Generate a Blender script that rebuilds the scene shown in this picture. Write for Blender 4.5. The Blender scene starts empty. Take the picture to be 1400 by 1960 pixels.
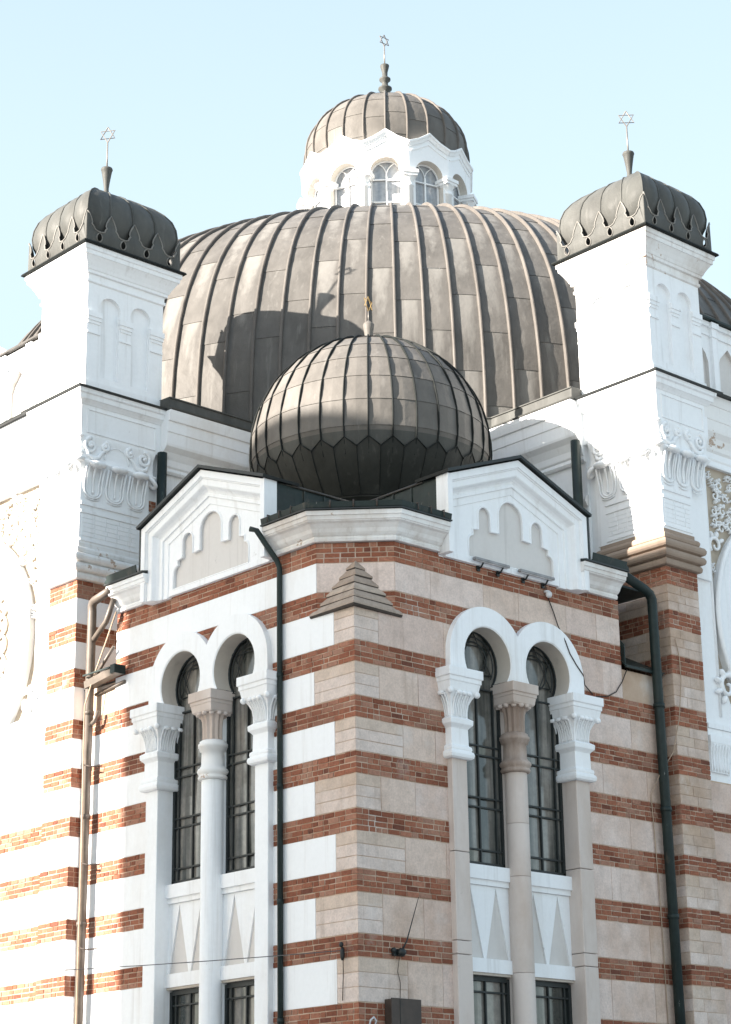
import bpy, bmesh, math, random
import numpy as np
from mathutils import Matrix, Vector
from mathutils.geometry import tessellate_polygon

random.seed(7)
PI = math.pi
ZS = 7.13                       # height of the plan's zero level above the pavement
scene = bpy.context.scene
COL = scene.collection
sin, cos, sqrt = math.sin, math.cos, math.sqrt

# ------------------------------------------------------------------ node materials
MATS = {}
def new_mat(name):
    m = bpy.data.materials.new(name); m.use_nodes = True
    nt = m.node_tree; b = nt.nodes['Principled BSDF']; MATS[name] = m
    return m, nt, b
def nd(nt, typ, **kw):
    n = nt.nodes.new(typ)
    for k, v in kw.items(): setattr(n, k, v)
    return n
def pos(nt, sc=(1, 1, 1)):
    g = nd(nt, 'ShaderNodeNewGeometry'); mp = nd(nt, 'ShaderNodeMapping'); mp.inputs['Scale'].default_value = sc
    nt.links.new(g.outputs['Position'], mp.inputs['Vector']); return mp.outputs[0]
def noise(nt, scale, detail=5, rough=.55, vec=None, sc=(1, 1, 1)):
    n = nd(nt, 'ShaderNodeTexNoise'); n.inputs['Scale'].default_value = scale
    n.inputs['Detail'].default_value = detail; n.inputs['Roughness'].default_value = rough
    nt.links.new(vec if vec else pos(nt, sc), n.inputs['Vector']); return n.outputs['Fac']
def ramp(nt, fac, stops, interp='LINEAR'):
    r = nd(nt, 'ShaderNodeValToRGB'); r.color_ramp.interpolation = interp
    e = r.color_ramp.elements
    while len(e) < len(stops): e.new(.5)
    for el, (p, c) in zip(e, stops):
        el.position = p; el.color = (*c, 1) if len(c) == 3 else c
    nt.links.new(fac, r.inputs['Fac']); return r.outputs['Color']
def mix(nt, a, b, fac=.5, mode='MIX'):
    m = nd(nt, 'ShaderNodeMix', data_type='RGBA', blend_type=mode)
    if isinstance(fac, (int, float)): m.inputs['Factor'].default_value = fac
    else: nt.links.new(fac, m.inputs['Factor'])
    for s, v in (('A', a), ('B', b)):
        i = [x for x in m.inputs if x.name == s and x.type == 'RGBA'][0]
        if isinstance(v, tuple): i.default_value = (*v, 1)
        else: nt.links.new(v, i)
    return [x for x in m.outputs if x.type == 'RGBA'][0]
def math_(nt, op, a, b=None, c=None):
    m = nd(nt, 'ShaderNodeMath', operation=op)
    for i, v in enumerate((a, b, c)):
        if v is None: continue
        if isinstance(v, (int, float)): m.inputs[i].default_value = v
        else: nt.links.new(v, m.inputs[i])
    return m.outputs[0]
def bump(nt, b, h, strength=.3, dist=.01):
    n = nd(nt, 'ShaderNodeBump'); n.inputs['Strength'].default_value = strength; n.inputs['Distance'].default_value = dist
    nt.links.new(h, n.inputs['Height']); nt.links.new(n.outputs[0], b.inputs['Normal'])
def grey(v): return (v, v, v)

def plaster(name, base, dirt, lo=.52, hi=.78, rough=.75, streak=True, amount=.75):
    m, nt, b = new_mat(name)
    n1 = noise(nt, .9, 8, .65, sc=(1, 1, .35) if streak else (1, 1, 1)); n2 = noise(nt, 14, 4, .6)
    d = ramp(nt, n1, [(lo, grey(0)), (hi, grey(1))])
    c = mix(nt, base, dirt, math_(nt, 'MULTIPLY', d, amount))
    c = mix(nt, c, ramp(nt, n2, [(.3, grey(.96)), (.7, grey(1))]), 1, 'MULTIPLY')
    st = noise(nt, 1, 5, .62, vec=pos(nt, (7, 7, .32)))       # rain streaks
    c = mix(nt, c, tuple(x * .66 for x in dirt), math_(nt, 'MULTIPLY', ramp(nt, st, [(.56, grey(0)), (.74, grey(1))]), .34 if streak else 0))
    cr = noise(nt, 3.1, 9, .75)                               # chips and grime
    c = mix(nt, c, tuple(x * .5 for x in dirt), math_(nt, 'MULTIPLY', ramp(nt, cr, [(.66, grey(0)), (.72, grey(1))]), .5))
    nt.links.new(c, b.inputs['Base Color']); b.inputs['Roughness'].default_value = rough
    b.inputs['Specular IOR Level'].default_value = .25
    bump(nt, b, noise(nt, 9, 6, .6), .12, .01)
    return m
plaster('white_paint', (.87, .88, .885), (.70, .66, .61), .52, .82)
plaster('white_stained', (.82, .81, .79), (.44, .34, .26), .48, .74)
_m = MATS['white_stained']; _nt = _m.node_tree; _b = _nt.nodes['Principled BSDF']; _l = _b.inputs['Base Color'].links[0].from_socket
_nt.links.new(mix(_nt, _l, (.40, .27, .18), math_(_nt, 'MULTIPLY', ramp(_nt, noise(_nt, 2.3, 9, .72), [(.615, grey(0)), (.64, grey(1))]), .85)), _b.inputs['Base Color'])
plaster('beige_panel', (.66, .63, .60), (.54, .50, .46), .5, .8)
plaster('soffit_cream', (.58, .52, .45), (.46, .40, .34), .5, .8)
plaster('lantern_reveal', (.72, .67, .60), (.6, .55, .48), .5, .8)
plaster('tan_relief_ground', (.50, .43, .345), (.40, .33, .26), .5, .8)
plaster('stained_capital', (.56, .47, .41), (.20, .13, .09), .42, .60)
plaster('brown_roll', (.36, .28, .22), (.24, .17, .125), .45, .7)
plaster('shaft_stone', (.63, .555, .505), (.43, .32, .245), .45, .75)

def mortar():
    m, nt, b = new_mat('mortar')
    n = noise(nt, 1.3, 6, .6)
    nt.links.new(ramp(nt, n, [(.35, (.44, .31, .22)), (.55, (.54, .41, .31)), (.72, (.64, .58, .52))]), b.inputs['Base Color'])
    b.inputs['Roughness'].default_value = .95
    bump(nt, b, noise(nt, 60, 4, .7), .5, .01)
mortar()
def brick():
    m, nt, b = new_mat('brick')
    g = nd(nt, 'ShaderNodeNewGeometry')
    c = ramp(nt, g.outputs['Random Per Island'], [(0, (.17, .066, .045)), (.06, (.24, .085, .05)), (.22, (.30, .112, .066)), (.6, (.385, .152, .090)), (.86, (.43, .205, .135)), (.97, (.40, .22, .155)), (1, (.30, .24, .195))])
    n1 = noise(nt, 22, 6, .7)
    c = mix(nt, c, ramp(nt, n1, [(.25, grey(.62)), (.62, grey(1.05))]), 1, 'MULTIPLY')
    n2 = noise(nt, .7, 5, .6)
    c = mix(nt, c, (.155, .065, .045), math_(nt, 'MULTIPLY', ramp(nt, n2, [(.48, grey(0)), (.68, grey(1))]), .55))
    n3 = noise(nt, 1.7, 8, .7)
    c = mix(nt, c, (.50, .43, .38), math_(nt, 'MULTIPLY', ramp(nt, n3, [(.60, grey(0)), (.72, grey(1))]), .45))
    nt.links.new(c, b.inputs['Base Color']); b.inputs['Roughness'].default_value = .9
    b.inputs['Specular IOR Level'].default_value = .2
    bump(nt, b, noise(nt, 40, 6, .75), .9, .02)
brick()
def stone(name, cols, stain):
    m, nt, b = new_mat(name)
    g = nd(nt, 'ShaderNodeNewGeometry')
    c = ramp(nt, g.outputs['Random Per Island'], cols)
    c = mix(nt, c, ramp(nt, noise(nt, 30, 7, .75), [(.28, grey(.78)), (.6, grey(1.05))]), 1, 'MULTIPLY')
    n1 = noise(nt, .8, 7, .62, sc=(1, 1, .6))
    gx = nd(nt, 'ShaderNodeNewGeometry'); sxp = nd(nt, 'ShaderNodeSeparateXYZ'); nt.links.new(gx.outputs['Position'], sxp.inputs[0])
    wet = nd(nt, 'ShaderNodeMapRange'); nt.links.new(sxp.outputs[0], wet.inputs[0])
    for i_, v_ in zip((1, 2, 3, 4), (4.4, 6.6, 0., .10)): wet.inputs[i_].default_value = v_
    n1 = math_(nt, 'ADD', n1, wet.outputs[0])
    c = mix(nt, c, stain, math_(nt, 'MULTIPLY', ramp(nt, n1, [(.51, grey(0)), (.74, grey(1))]), .60))
    c = mix(nt, c, ramp(nt, noise(nt, 4.5, 8, .7), [(.34, grey(.84)), (.58, grey(1.04))]), 1, 'MULTIPLY')
    stv = noise(nt, 1, 5, .6, vec=pos(nt, (6, 6, .4)))
    c = mix(nt, c, tuple(x * .55 for x in stain), math_(nt, 'MULTIPLY', ramp(nt, stv, [(.58, grey(0)), (.76, grey(1))]), .45))
    n2 = noise(nt, 1.6, 8, .7)
    c = mix(nt, c, (.72, .66, .62), math_(nt, 'MULTIPLY', ramp(nt, n2, [(.56, grey(0)), (.7, grey(1))]), .4))
    if name == 'ashlar':                                    # soot stain on the wall above the metal box
        g2 = nd(nt, 'ShaderNodeNewGeometry'); vd = nd(nt, 'ShaderNodeVectorMath', operation='DISTANCE'); mp_ = nd(nt, 'ShaderNodeMapping')
        mp_.inputs['Scale'].default_value = (1, 1, .8); nt.links.new(g2.outputs['Position'], mp_.inputs['Vector']); nt.links.new(mp_.outputs[0], vd.inputs[0])
        vd.inputs[1].default_value = (.68, 0, (ZS - 2.80) * .8)
        dd = math_(nt, 'ADD', vd.outputs['Value'], math_(nt, 'MULTIPLY', math_(nt, 'SUBTRACT', noise(nt, 6, 4, .6), .5), .30))
        c = mix(nt, c, (.07, .05, .04), math_(nt, 'MULTIPLY', ramp(nt, dd, [(.06, grey(1)), (.36, grey(0))]), .75))
    nt.links.new(c, b.inputs['Base Color']); b.inputs['Roughness'].default_value = .88
    b.inputs['Specular IOR Level'].default_value = .22
    bump(nt, b, noise(nt, 34, 8, .75), .5, .012)
stone('ashlar', [(0, (.61, .475, .405)), (.35, (.69, .56, .49)), (.7, (.73, .61, .545)), (1, (.64, .50, .41))], (.46, .29, .19))
stone('quoin_stone', [(0, (.54, .41, .32)), (.4, (.66, .545, .475)), (.75, (.71, .61, .55)), (1, (.58, .455, .355))], (.40, .27, .18))
stone('weathered_stone', [(0, (.27, .21, .165)), (.5, (.40, .32, .26)), (1, (.50, .41, .335))], (.15, .115, .09))

def zinc(name, base, base2, pale, patina=True, rough=.5):
    m, nt, b = new_mat(name)
    g = nd(nt, 'ShaderNodeNewGeometry')
    c = ramp(nt, g.outputs['Random Per Island'], [(0, base), (.5, tuple((x + y) / 2 for x, y in zip(base, base2))), (1, base2)])
    c = mix(nt, c, ramp(nt, noise(nt, 2.2, 7, .65, sc=(1, 1, .5)), [(.3, grey(.72)), (.65, grey(1.08))]), 1, 'MULTIPLY')
    if patina:
        uv = nd(nt, 'ShaderNodeUVMap'); sx = nd(nt, 'ShaderNodeSeparateXYZ'); nt.links.new(uv.outputs[0], sx.inputs[0])
        u, v = sx.outputs[0], sx.outputs[1]
        edge = math_(nt, 'SUBTRACT', 1, math_(nt, 'POWER', math_(nt, 'ABSOLUTE', math_(nt, 'SUBTRACT', math_(nt, 'MULTIPLY', u, 2), 1)), 2.2))
        mp = pos(nt, (7, 7, .8)); nz = noise(nt, 1, 6, .65, vec=mp)
        k = math_(nt, 'MULTIPLY', edge, math_(nt, 'ADD', math_(nt, 'MULTIPLY', math_(nt, 'MULTIPLY', v, g.outputs['Random Per Island']), .75), math_(nt, 'MULTIPLY', nz, .95)))
        mk = ramp(nt, k, [(.60, grey(0)), (.82, grey(.7)), (1, grey(1))])
        c = mix(nt, c, pale, math_(nt, 'MULTIPLY', mk, .50))
    mp2 = pos(nt, (9, 9, .5))
    c = mix(nt, c, pale, math_(nt, 'MULTIPLY', ramp(nt, noise(nt, 1, 5, .6, vec=mp2), [(.60, grey(0)), (.72, grey(1))]), .30))
    nt.links.new(c, b.inputs['Base Color'])
    b.inputs['Roughness'].default_value = rough; b.inputs['Specular IOR Level'].default_value = .10
    b.inputs['Metallic'].default_value = .0
    bump(nt, b, noise(nt, 3.4, 4, .55), .55, .03)
zinc('zinc_sheet', (.122, .115, .106), (.136, .128, .118), (.27, .26, .24))
zinc('zinc_ring', (.140, .130, .118), (.156, .145, .132), (.26, .245, .225), patina=False)
zinc('zinc_plain', (.082, .083, .077), (.102, .102, .095), (.18, .175, .165), patina=False)
zinc('zinc_seam', (.135, .122, .110), (.15, .137, .124), (.2, .19, .175), patina=False)
zinc('zinc_shade', (.040, .041, .037), (.055, .055, .05), (.11, .105, .095), patina=False)  # same zinc darkened: shade under the corner dome put into the colour
zinc('crest_rim', (.20, .19, .175), (.24, .23, .21), (.3, .29, .27), patina=False)
zinc('zinc_dark', (.016, .019, .018), (.022, .024, .023), (.06, .06, .058), patina=False, rough=.6)

def metal(name, col, rough=.45, met=0., spec=.5, var=.35, scale=6):
    m, nt, b = new_mat(name)
    c = mix(nt, col, tuple(x * (1 - var) for x in col), ramp(nt, noise(nt, scale, 5, .6), [(.35, grey(0)), (.7, grey(1))]))
    nt.links.new(c, b.inputs['Base Color']); b.inputs['Roughness'].default_value = rough
    b.inputs['Metallic'].default_value = met; b.inputs['Specular IOR Level'].default_value = spec
    return m
gm = metal('green_metal', (.017, .029, .027), .5, spec=.3)
_nt = gm.node_tree; _b = _nt.nodes['Principled BSDF']; _l = _b.inputs['Base Color'].links[0].from_socket
_c = mix(_nt, _l, (.11, .085, .065), math_(_nt, 'MULTIPLY', ramp(_nt, noise(_nt, 5, 8, .7, sc=(1, 1, .4)), [(.58, grey(0)), (.70, grey(1))]), .55))
_c = mix(_nt, _c, (.30, .30, .28), math_(_nt, 'MULTIPLY', ramp(_nt, noise(_nt, 13, 6, .7, sc=(1, 1, .5)), [(.66, grey(0)), (.70, grey(1))]), .6))
_nt.links.new(_c, _b.inputs['Base Color'])
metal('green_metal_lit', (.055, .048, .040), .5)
metal('black_iron', (.012, .016, .016), .5)
metal('brown_pipe', (.135, .108, .086), .5)
metal('joint_shade', (.07, .055, .045), .9)
metal('brass', (.55, .38, .16), .4, .6)
metal('silver', (.26, .235, .21), .45, .4)
metal('lamp_housing', (.30, .29, .29), .45, .3)
metal('white_plastic', (.72, .72, .73), .4)
metal('brown_box', (.060, .042, .032), .6)
metal('cable_dark', (.035, .028, .024), .7)
metal('old_wire', (.12, .12, .12), .7)
metal('cable_tan', (.42, .31, .22), .7)
metal('old_frame', (.020, .026, .026), .55)
def glass(name, a, bcol, rough, ior):
    m, nt, b = new_mat(name)
    mp = pos(nt, (5.2, 5.2, .35)); n = noise(nt, 1, 3, .5, vec=mp)
    c = ramp(nt, n, [(.36, a), (.52, tuple((x + y) * .5 for x, y in zip(a, bcol))), (.60, bcol)])
    c = mix(nt, c, ramp(nt, noise(nt, 9, 6, .7), [(.3, grey(.7)), (.7, grey(1.1))]), 1, 'MULTIPLY')
    nt.links.new(c, b.inputs['Base Color']); b.inputs['Roughness'].default_value = rough
    b.inputs['IOR'].default_value = ior; b.inputs['Specular IOR Level'].default_value = .75
    bump(nt, b, noise(nt, 1.6, 2, .4), .12, .05)
glass('old_glass', (.035, .042, .038), (.24, .225, .20), .10, 1.55)
glass('lantern_glass', (.30, .33, .37), (.48, .49, .51), .15, 1.5)
plaster('pavement', (.275, .285, .295), (.23, .24, .25), .4, .7, streak=False)
plaster('neighbour_render', (.42, .40, .38), (.34, .33, .31), .4, .7)

# ------------------------------------------------------------------ mesh builder
class MB:
    """Collects geometry in plan coordinates; a frame maps wall coordinates (along, out, up)."""
    def __init__(s): s.v = []; s.f = []; s.m = []; s.uv = {}; s.mats = []; s.sm = []
    def mi(s, mat):
        if mat not in s.mats: s.mats.append(mat)
        return s.mats.index(mat)
    def add(s, vs, fs, mat, smooth=False, uvs=None):
        o = len(s.v); s.v += [tuple(map(float, v)) for v in vs]; k = s.mi(mat)
        for i, f in enumerate(fs):
            if uvs: s.uv[len(s.f)] = uvs[i]
            s.f.append([x + o for x in f]); s.m.append(k); s.sm.append(smooth)
    def box(s, F, u0, u1, d0, d1, z0, z1, mat):
        vs = [F(u, d, z) for z in (z0, z1) for d in (d0, d1) for u in (u0, u1)]
        s.add(vs, [(0, 1, 3, 2), (4, 6, 7, 5), (0, 4, 5, 1), (2, 3, 7, 6), (0, 2, 6, 4), (1, 5, 7, 3)], mat)
    def hexa(s, pts8, mat):
        s.add(pts8, [(0, 1, 3, 2), (4, 6, 7, 5), (0, 4, 5, 1), (2, 3, 7, 6), (0, 2, 6, 4), (1, 5, 7, 3)], mat)
    def plate(s, F, outer, holes, d0, d1, mat, side=None, back=True, side_holes=None):
        """flat plate with holes in the wall plane between depths d0 (back) and d1 (front)"""
        loops = [outer] + list(holes)
        tri = tessellate_polygon([[Vector((p[0], p[1], 0)) for p in l] for l in loops])
        flat = [p for l in loops for p in l]; n = len(flat)
        s.add([F(p[0], d1, p[1]) for p in flat], [tuple(t) for t in tri], mat)
        if back: s.add([F(p[0], d0, p[1]) for p in flat], [tuple(t) for t in tri], mat)
        for li, l in enumerate(loops):
            k = len(l); vs = [F(p[0], d, p[1]) for d in (d0, d1) for p in l]
            m2 = side or mat
            if li > 0 and side_holes: m2 = side_holes
            s.add(vs, [(i, (i + 1) % k, k + (i + 1) % k, k + i) for i in range(k)], m2)
    def ring_sweep(s, loops, mat, closed=True, cap0=False, cap1=False, smooth=False):
        k = len(loops[0]); vs = [p for l in loops for p in l]; fs = []
        for i in range(len(loops) - 1):
            for j in range(k if closed else k - 1):
                a, b = i * k + j, i * k + (j + 1) % k
                fs.append((a, b, b + k, a + k))
        if cap0: fs.append(tuple(range(k)))
        if cap1: fs.append(tuple(range((len(loops) - 1) * k, len(loops) * k)))
        s.add(vs, fs, mat, smooth)
    def rect_sweep(s, F, r, prof, mat, caps=True):
        u0, u1, d0, d1 = r
        L = [[F(u0 - o, d0 - o, z), F(u1 + o, d0 - o, z), F(u1 + o, d1 + o, z), F(u0 - o, d1 + o, z)] for o, z in prof]
        s.ring_sweep(L, mat, True, caps, caps)
    def path_sweep(s, pts, prof, mat, left=False):
        """pts: plan polyline; prof: (offset, z); the offset goes to the right of travel (or left)"""
        n = len(pts); P = [Vector(p) for p in pts]; sg = -1 if left else 1; offs = []
        for i in range(n):
            ns = []
            if i > 0: e = (P[i] - P[i - 1]).normalized(); ns.append(Vector((e.y, -e.x)) * sg)
            if i < n - 1: e = (P[i + 1] - P[i]).normalized(); ns.append(Vector((e.y, -e.x)) * sg)
            a = ns[0] if len(ns) == 1 else (ns[0] + ns[1]).normalized()
            offs.append(a / max(.3, a.dot(ns[0])))
        L = [[(P[i].x + offs[i].x * o, P[i].y + offs[i].y * o, z) for o, z in prof] for i in range(n)]
        s.ring_sweep(L, mat, True, True, True)
    def face_sweep(s, F, pts, prof, mat):
        """sweep along a polyline in the wall plane; prof: (inset to the right of travel, out)"""
        n = len(pts); P = [Vector(p) for p in pts]; offs = []
        for i in range(n):
            ns = []
            if i > 0: e = (P[i] - P[i - 1]).normalized(); ns.append(Vector((e.y, -e.x)))
            if i < n - 1: e = (P[i + 1] - P[i]).normalized(); ns.append(Vector((e.y, -e.x)))
            a = ns[0] if len(ns) == 1 else (ns[0] + ns[1]).normalized()
            offs.append(a / max(.25, a.dot(ns[0])))
        L = [[F(P[i].x + offs[i].x * o, d, P[i].y + offs[i].y * o) for o, d in prof] for i in range(n)]
        s.ring_sweep(L, mat, True, True, True)
    def tube(s, pts, r, mat, n=6, closed=False, smooth=True, flat=1.0):
        P = [Vector(p) for p in pts]; m = len(P); L = []; prev = None
        for i in range(m):
            a = P[(i - 1) % m] if (closed or i > 0) else P[i]; b = P[(i + 1) % m] if (closed or i < m - 1) else P[i]
            t = (b - a); t = t.normalized() if t.length > 1e-9 else Vector((0, 0, 1))
            if prev is None:
                x = t.cross(Vector((0, 0, 1)))
                if x.length < 1e-3: x = t.cross(Vector((1, 0, 0)))
            else: x = prev - t * prev.dot(t)
            x.normalize(); y = t.cross(x); prev = x
            rr = r[i] if isinstance(r, (list, tuple)) else r
            L.append([P[i] + x * rr * cos(2 * PI * k / n) + y * rr * flat * sin(2 * PI * k / n) for k in range(n)])
        if closed: L.append(L[0])
        s.ring_sweep(L, mat, True, not closed, not closed, smooth)
    def lathe(s, c, prof, mat, n=24, ph=0., flute=0., nf=8, smooth=True, caps=True):
        L = []
        for r, z in prof:
            row = []
            for k in range(n):
                a = 2 * PI * k / n + ph
                rr = r * (1 - flute * (.5 + .5 * cos(nf * a)))
                row.append((c[0] + rr * cos(a), c[1] + rr * sin(a), z))
            L.append(row)
        s.ring_sweep(L, mat, True, caps, caps, smooth)
    def blob(s, F, u, d, z, ru, rd, rz, mat, n=8, rot=0.):
        L = []
        for i in range(1, 6):
            th = PI * i / 6 - PI / 2; row = []
            for k in range(n):
                a = 2 * PI * k / n; x = ru * cos(th) * cos(a); y = rd * cos(th) * sin(a); h = rz * sin(th)
                row.append(F(u + x * cos(rot) - h * sin(rot), d + y, z + x * sin(rot) + h * cos(rot)))
            L.append(row)
        s.ring_sweep(L, mat, True, True, True, True)

BUILD_AT = Vector((0, 0, 0))
def build(name, mb, parent=None, swap=False, loc=None, bevel=0., label=None, cat=None, group=None, kind=None, recalc=True):
    """links the collected geometry as ONE mesh object; swap mirrors it over the building's diagonal"""
    base = Vector(loc) if loc is not None else (Vector(parent['base']) if parent is not None else Vector((0, 0, 0)))
    vs = [((y, x, z + ZS) if swap else (x, y, z + ZS)) for x, y, z in mb.v]
    vs = [(a - base.x, b - base.y, c - base.z) for a, b, c in vs]
    me = bpy.data.meshes.new(name); me.from_pydata(vs, [], mb.f)
    for m in mb.mats: me.materials.append(MATS[m])
    me.polygons.foreach_set('material_index', mb.m); me.polygons.foreach_set('use_smooth', mb.sm)
    if mb.uv:
        l = me.uv_layers.new(name='UVMap')
        for pi, uv in mb.uv.items():
            for k, li in enumerate(me.polygons[pi].loop_indices): l.data[li].uv = uv[k]
    if recalc:
        bm = bmesh.new(); bm.from_mesh(me); bmesh.ops.recalc_face_normals(bm, faces=bm.faces); bm.to_mesh(me); bm.free()
    me.update()
    o = bpy.data.objects.new(name, me); COL.objects.link(o)
    if parent is not None: o.parent = parent; o['base'] = parent['base']
    else: o.location = base; o['base'] = tuple(base)
    if bevel:
        b = o.modifiers.new('soft_edges', 'BEVEL'); b.width = bevel; b.segments = 2; b.limit_method = 'ANGLE'; b.angle_limit = math.radians(40)
    tag(o, label, cat, group, kind)
    return o
def tag(o, label=None, cat=None, group=None, kind=None):
    if label: o['label'] = label
    if cat: o['category'] = cat
    if group: o['group'] = group
    if kind: o['kind'] = kind
def empty(name, loc, label, cat, group=None):
    o = bpy.data.objects.new(name, None); COL.objects.link(o); o.location = loc; o['base'] = tuple(loc)
    tag(o, label, cat, group); return o
def sw(p, swap): return (p[1], p[0]) + tuple(p[2:]) if swap else tuple(p)

def frame(o, du, dn):
    return lambda u, d, z: (o[0] + du[0] * u + dn[0] * d, o[1] + du[1] * u + dn[1] * d, z)
WALL = frame((0, 0), (1, 0), (0, -1))                       # right wall of the corner block (left one is its mirror)
TF = .2                                                     # turret: front plane depth
TXS = {False: 6.70, True: 6.56}                             # where each turret begins along its wall
def tside(x): return frame((x, -TF), (0, 1), (-1, 0))       # turret face looking back at the corner block
q = 1 / sqrt(2)
CHAM = frame((0, .8), (q, -q), (-q, -q))                    # chamfered upper corner
WORLD = lambda u, d, z: (u, d, z)

BANDS = [2.92, 2.0715, 1.279, .4928, -.2977, -1.121, -1.985, -2.884, -3.70, -4.5, -5.3]   # tops of the brick bands
BH = .31
def bricks(mb, F, u0, u1, z0, z1, rows=4, skip=None, d=.0, depth=.03, mat='brick'):
    ch = (z1 - z0) / rows; j = .015
    for r in range(rows):
        u = u0; first = True; ph = (r % 2) * .06
        while u < u1 - .02:
            w = random.choice((.112, .112, .225, .225, .225)) + random.uniform(-.012, .012)
            if first and ph: w = .11
            first = False
            e = min(u + w, u1)
            if u1 - e < .05: e = u1
            a, b = z0 + r * ch + j / 2 + random.uniform(-.002, .002), z0 + (r + 1) * ch - j / 2 + random.uniform(-.002, .002)
            if not (skip and skip((u + e) / 2, (a + b) / 2)):
                dd = d + random.uniform(-.004, .005)
                ua, ub = u + (j / 2 if u > u0 + 1e-4 else 0), e - (j / 2 if e < u1 - 1e-4 else 0)
                t = [random.uniform(-.003, .003) for _ in range(8)]
                mb.hexa([F(ua, d - depth, a), F(ub, d - depth, a), F(ua + abs(t[0]) * (u > u0 + 1e-4), dd, a + t[1]), F(ub - abs(t[2]) * (e < u1 - 1e-4), dd, a + t[3]),
                         F(ua, d - depth, b), F(ub, d - depth, b), F(ua + abs(t[4]) * (u > u0 + 1e-4), dd, b + t[5]), F(ub - abs(t[6]) * (e < u1 - 1e-4), dd, b + t[7])], mat)
            u = e
def block(mb, F, u0, u1, z0, z1, mat, d=0., depth=.03, j=.006, l0=True, l1=True):
    c = random.uniform(0, .003); dd = d + random.uniform(-.002, .002)
    a, b = u0 + (j / 2 if l0 else 0), u1 - (j / 2 if l1 else 0)
    mb.hexa([F(a, d - depth, z0 + j / 2), F(b, d - depth, z0 + j / 2), F(a + c * l0, dd, z0 + j / 2 + c), F(b - c * l1, dd, z0 + j / 2 + c),
             F(a, d - depth, z1 - j / 2), F(b, d - depth, z1 - j / 2), F(a + c * l0, dd, z1 - j / 2 - c), F(b - c * l1, dd, z1 - j / 2 - c)], mat)

# ------------------------------------------------------------------ the building
syn = empty('synagogue', (0, 0, 0), 'large striped brick and stone synagogue with white turrets and ribbed grey domes', 'synagogue')

UC, ZA, RI, RO = 3.22, 2.18, .50, .79                       # window pair: axis, arch centre height, radii
AC = (2.57, 3.87)
def in_bay(u, z):
    if z < 1.93: return 1.80 < u < 4.64
    return any((u - c) ** 2 + (z - ZA) ** 2 < .70 ** 2 for c in AC) or (z < ZA and 1.86 < u < 4.58)

def horseshoe(c, r, z0, zbot=None, n=28, shrink=0.):
    a0 = math.asin(max(-1, min(1, (z0 - ZA) / r)))
    return [(c + r * cos(a), ZA + r * sin(a)) for a in [a0 + (PI - 2 * a0) * i / n for i in range(n + 1)]]

def arch_course(name, wall, swap, F, ua, ub, z0, z1, d, mat, n=120):
    """one course of the wall, cut away where the two arches rise through it"""
    run = []
    for x in list(np.linspace(ua, ub, n)) + [None]:
        zl = z0
        if x is not None:
            for c in AC:
                if abs(x - c) < .70: zl = max(zl, ZA + sqrt(.70 ** 2 - (x - c) ** 2))
        if x is None or zl > z1 - .012:
            if len(run) > 1:
                mb = MB(); mb.plate(F, run + [(run[-1][0], z1), (run[0][0], z1)], [], -.03, d, mat); build(name, mb, wall, swap)
            run = []
        else: run.append((x, zl))

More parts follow.
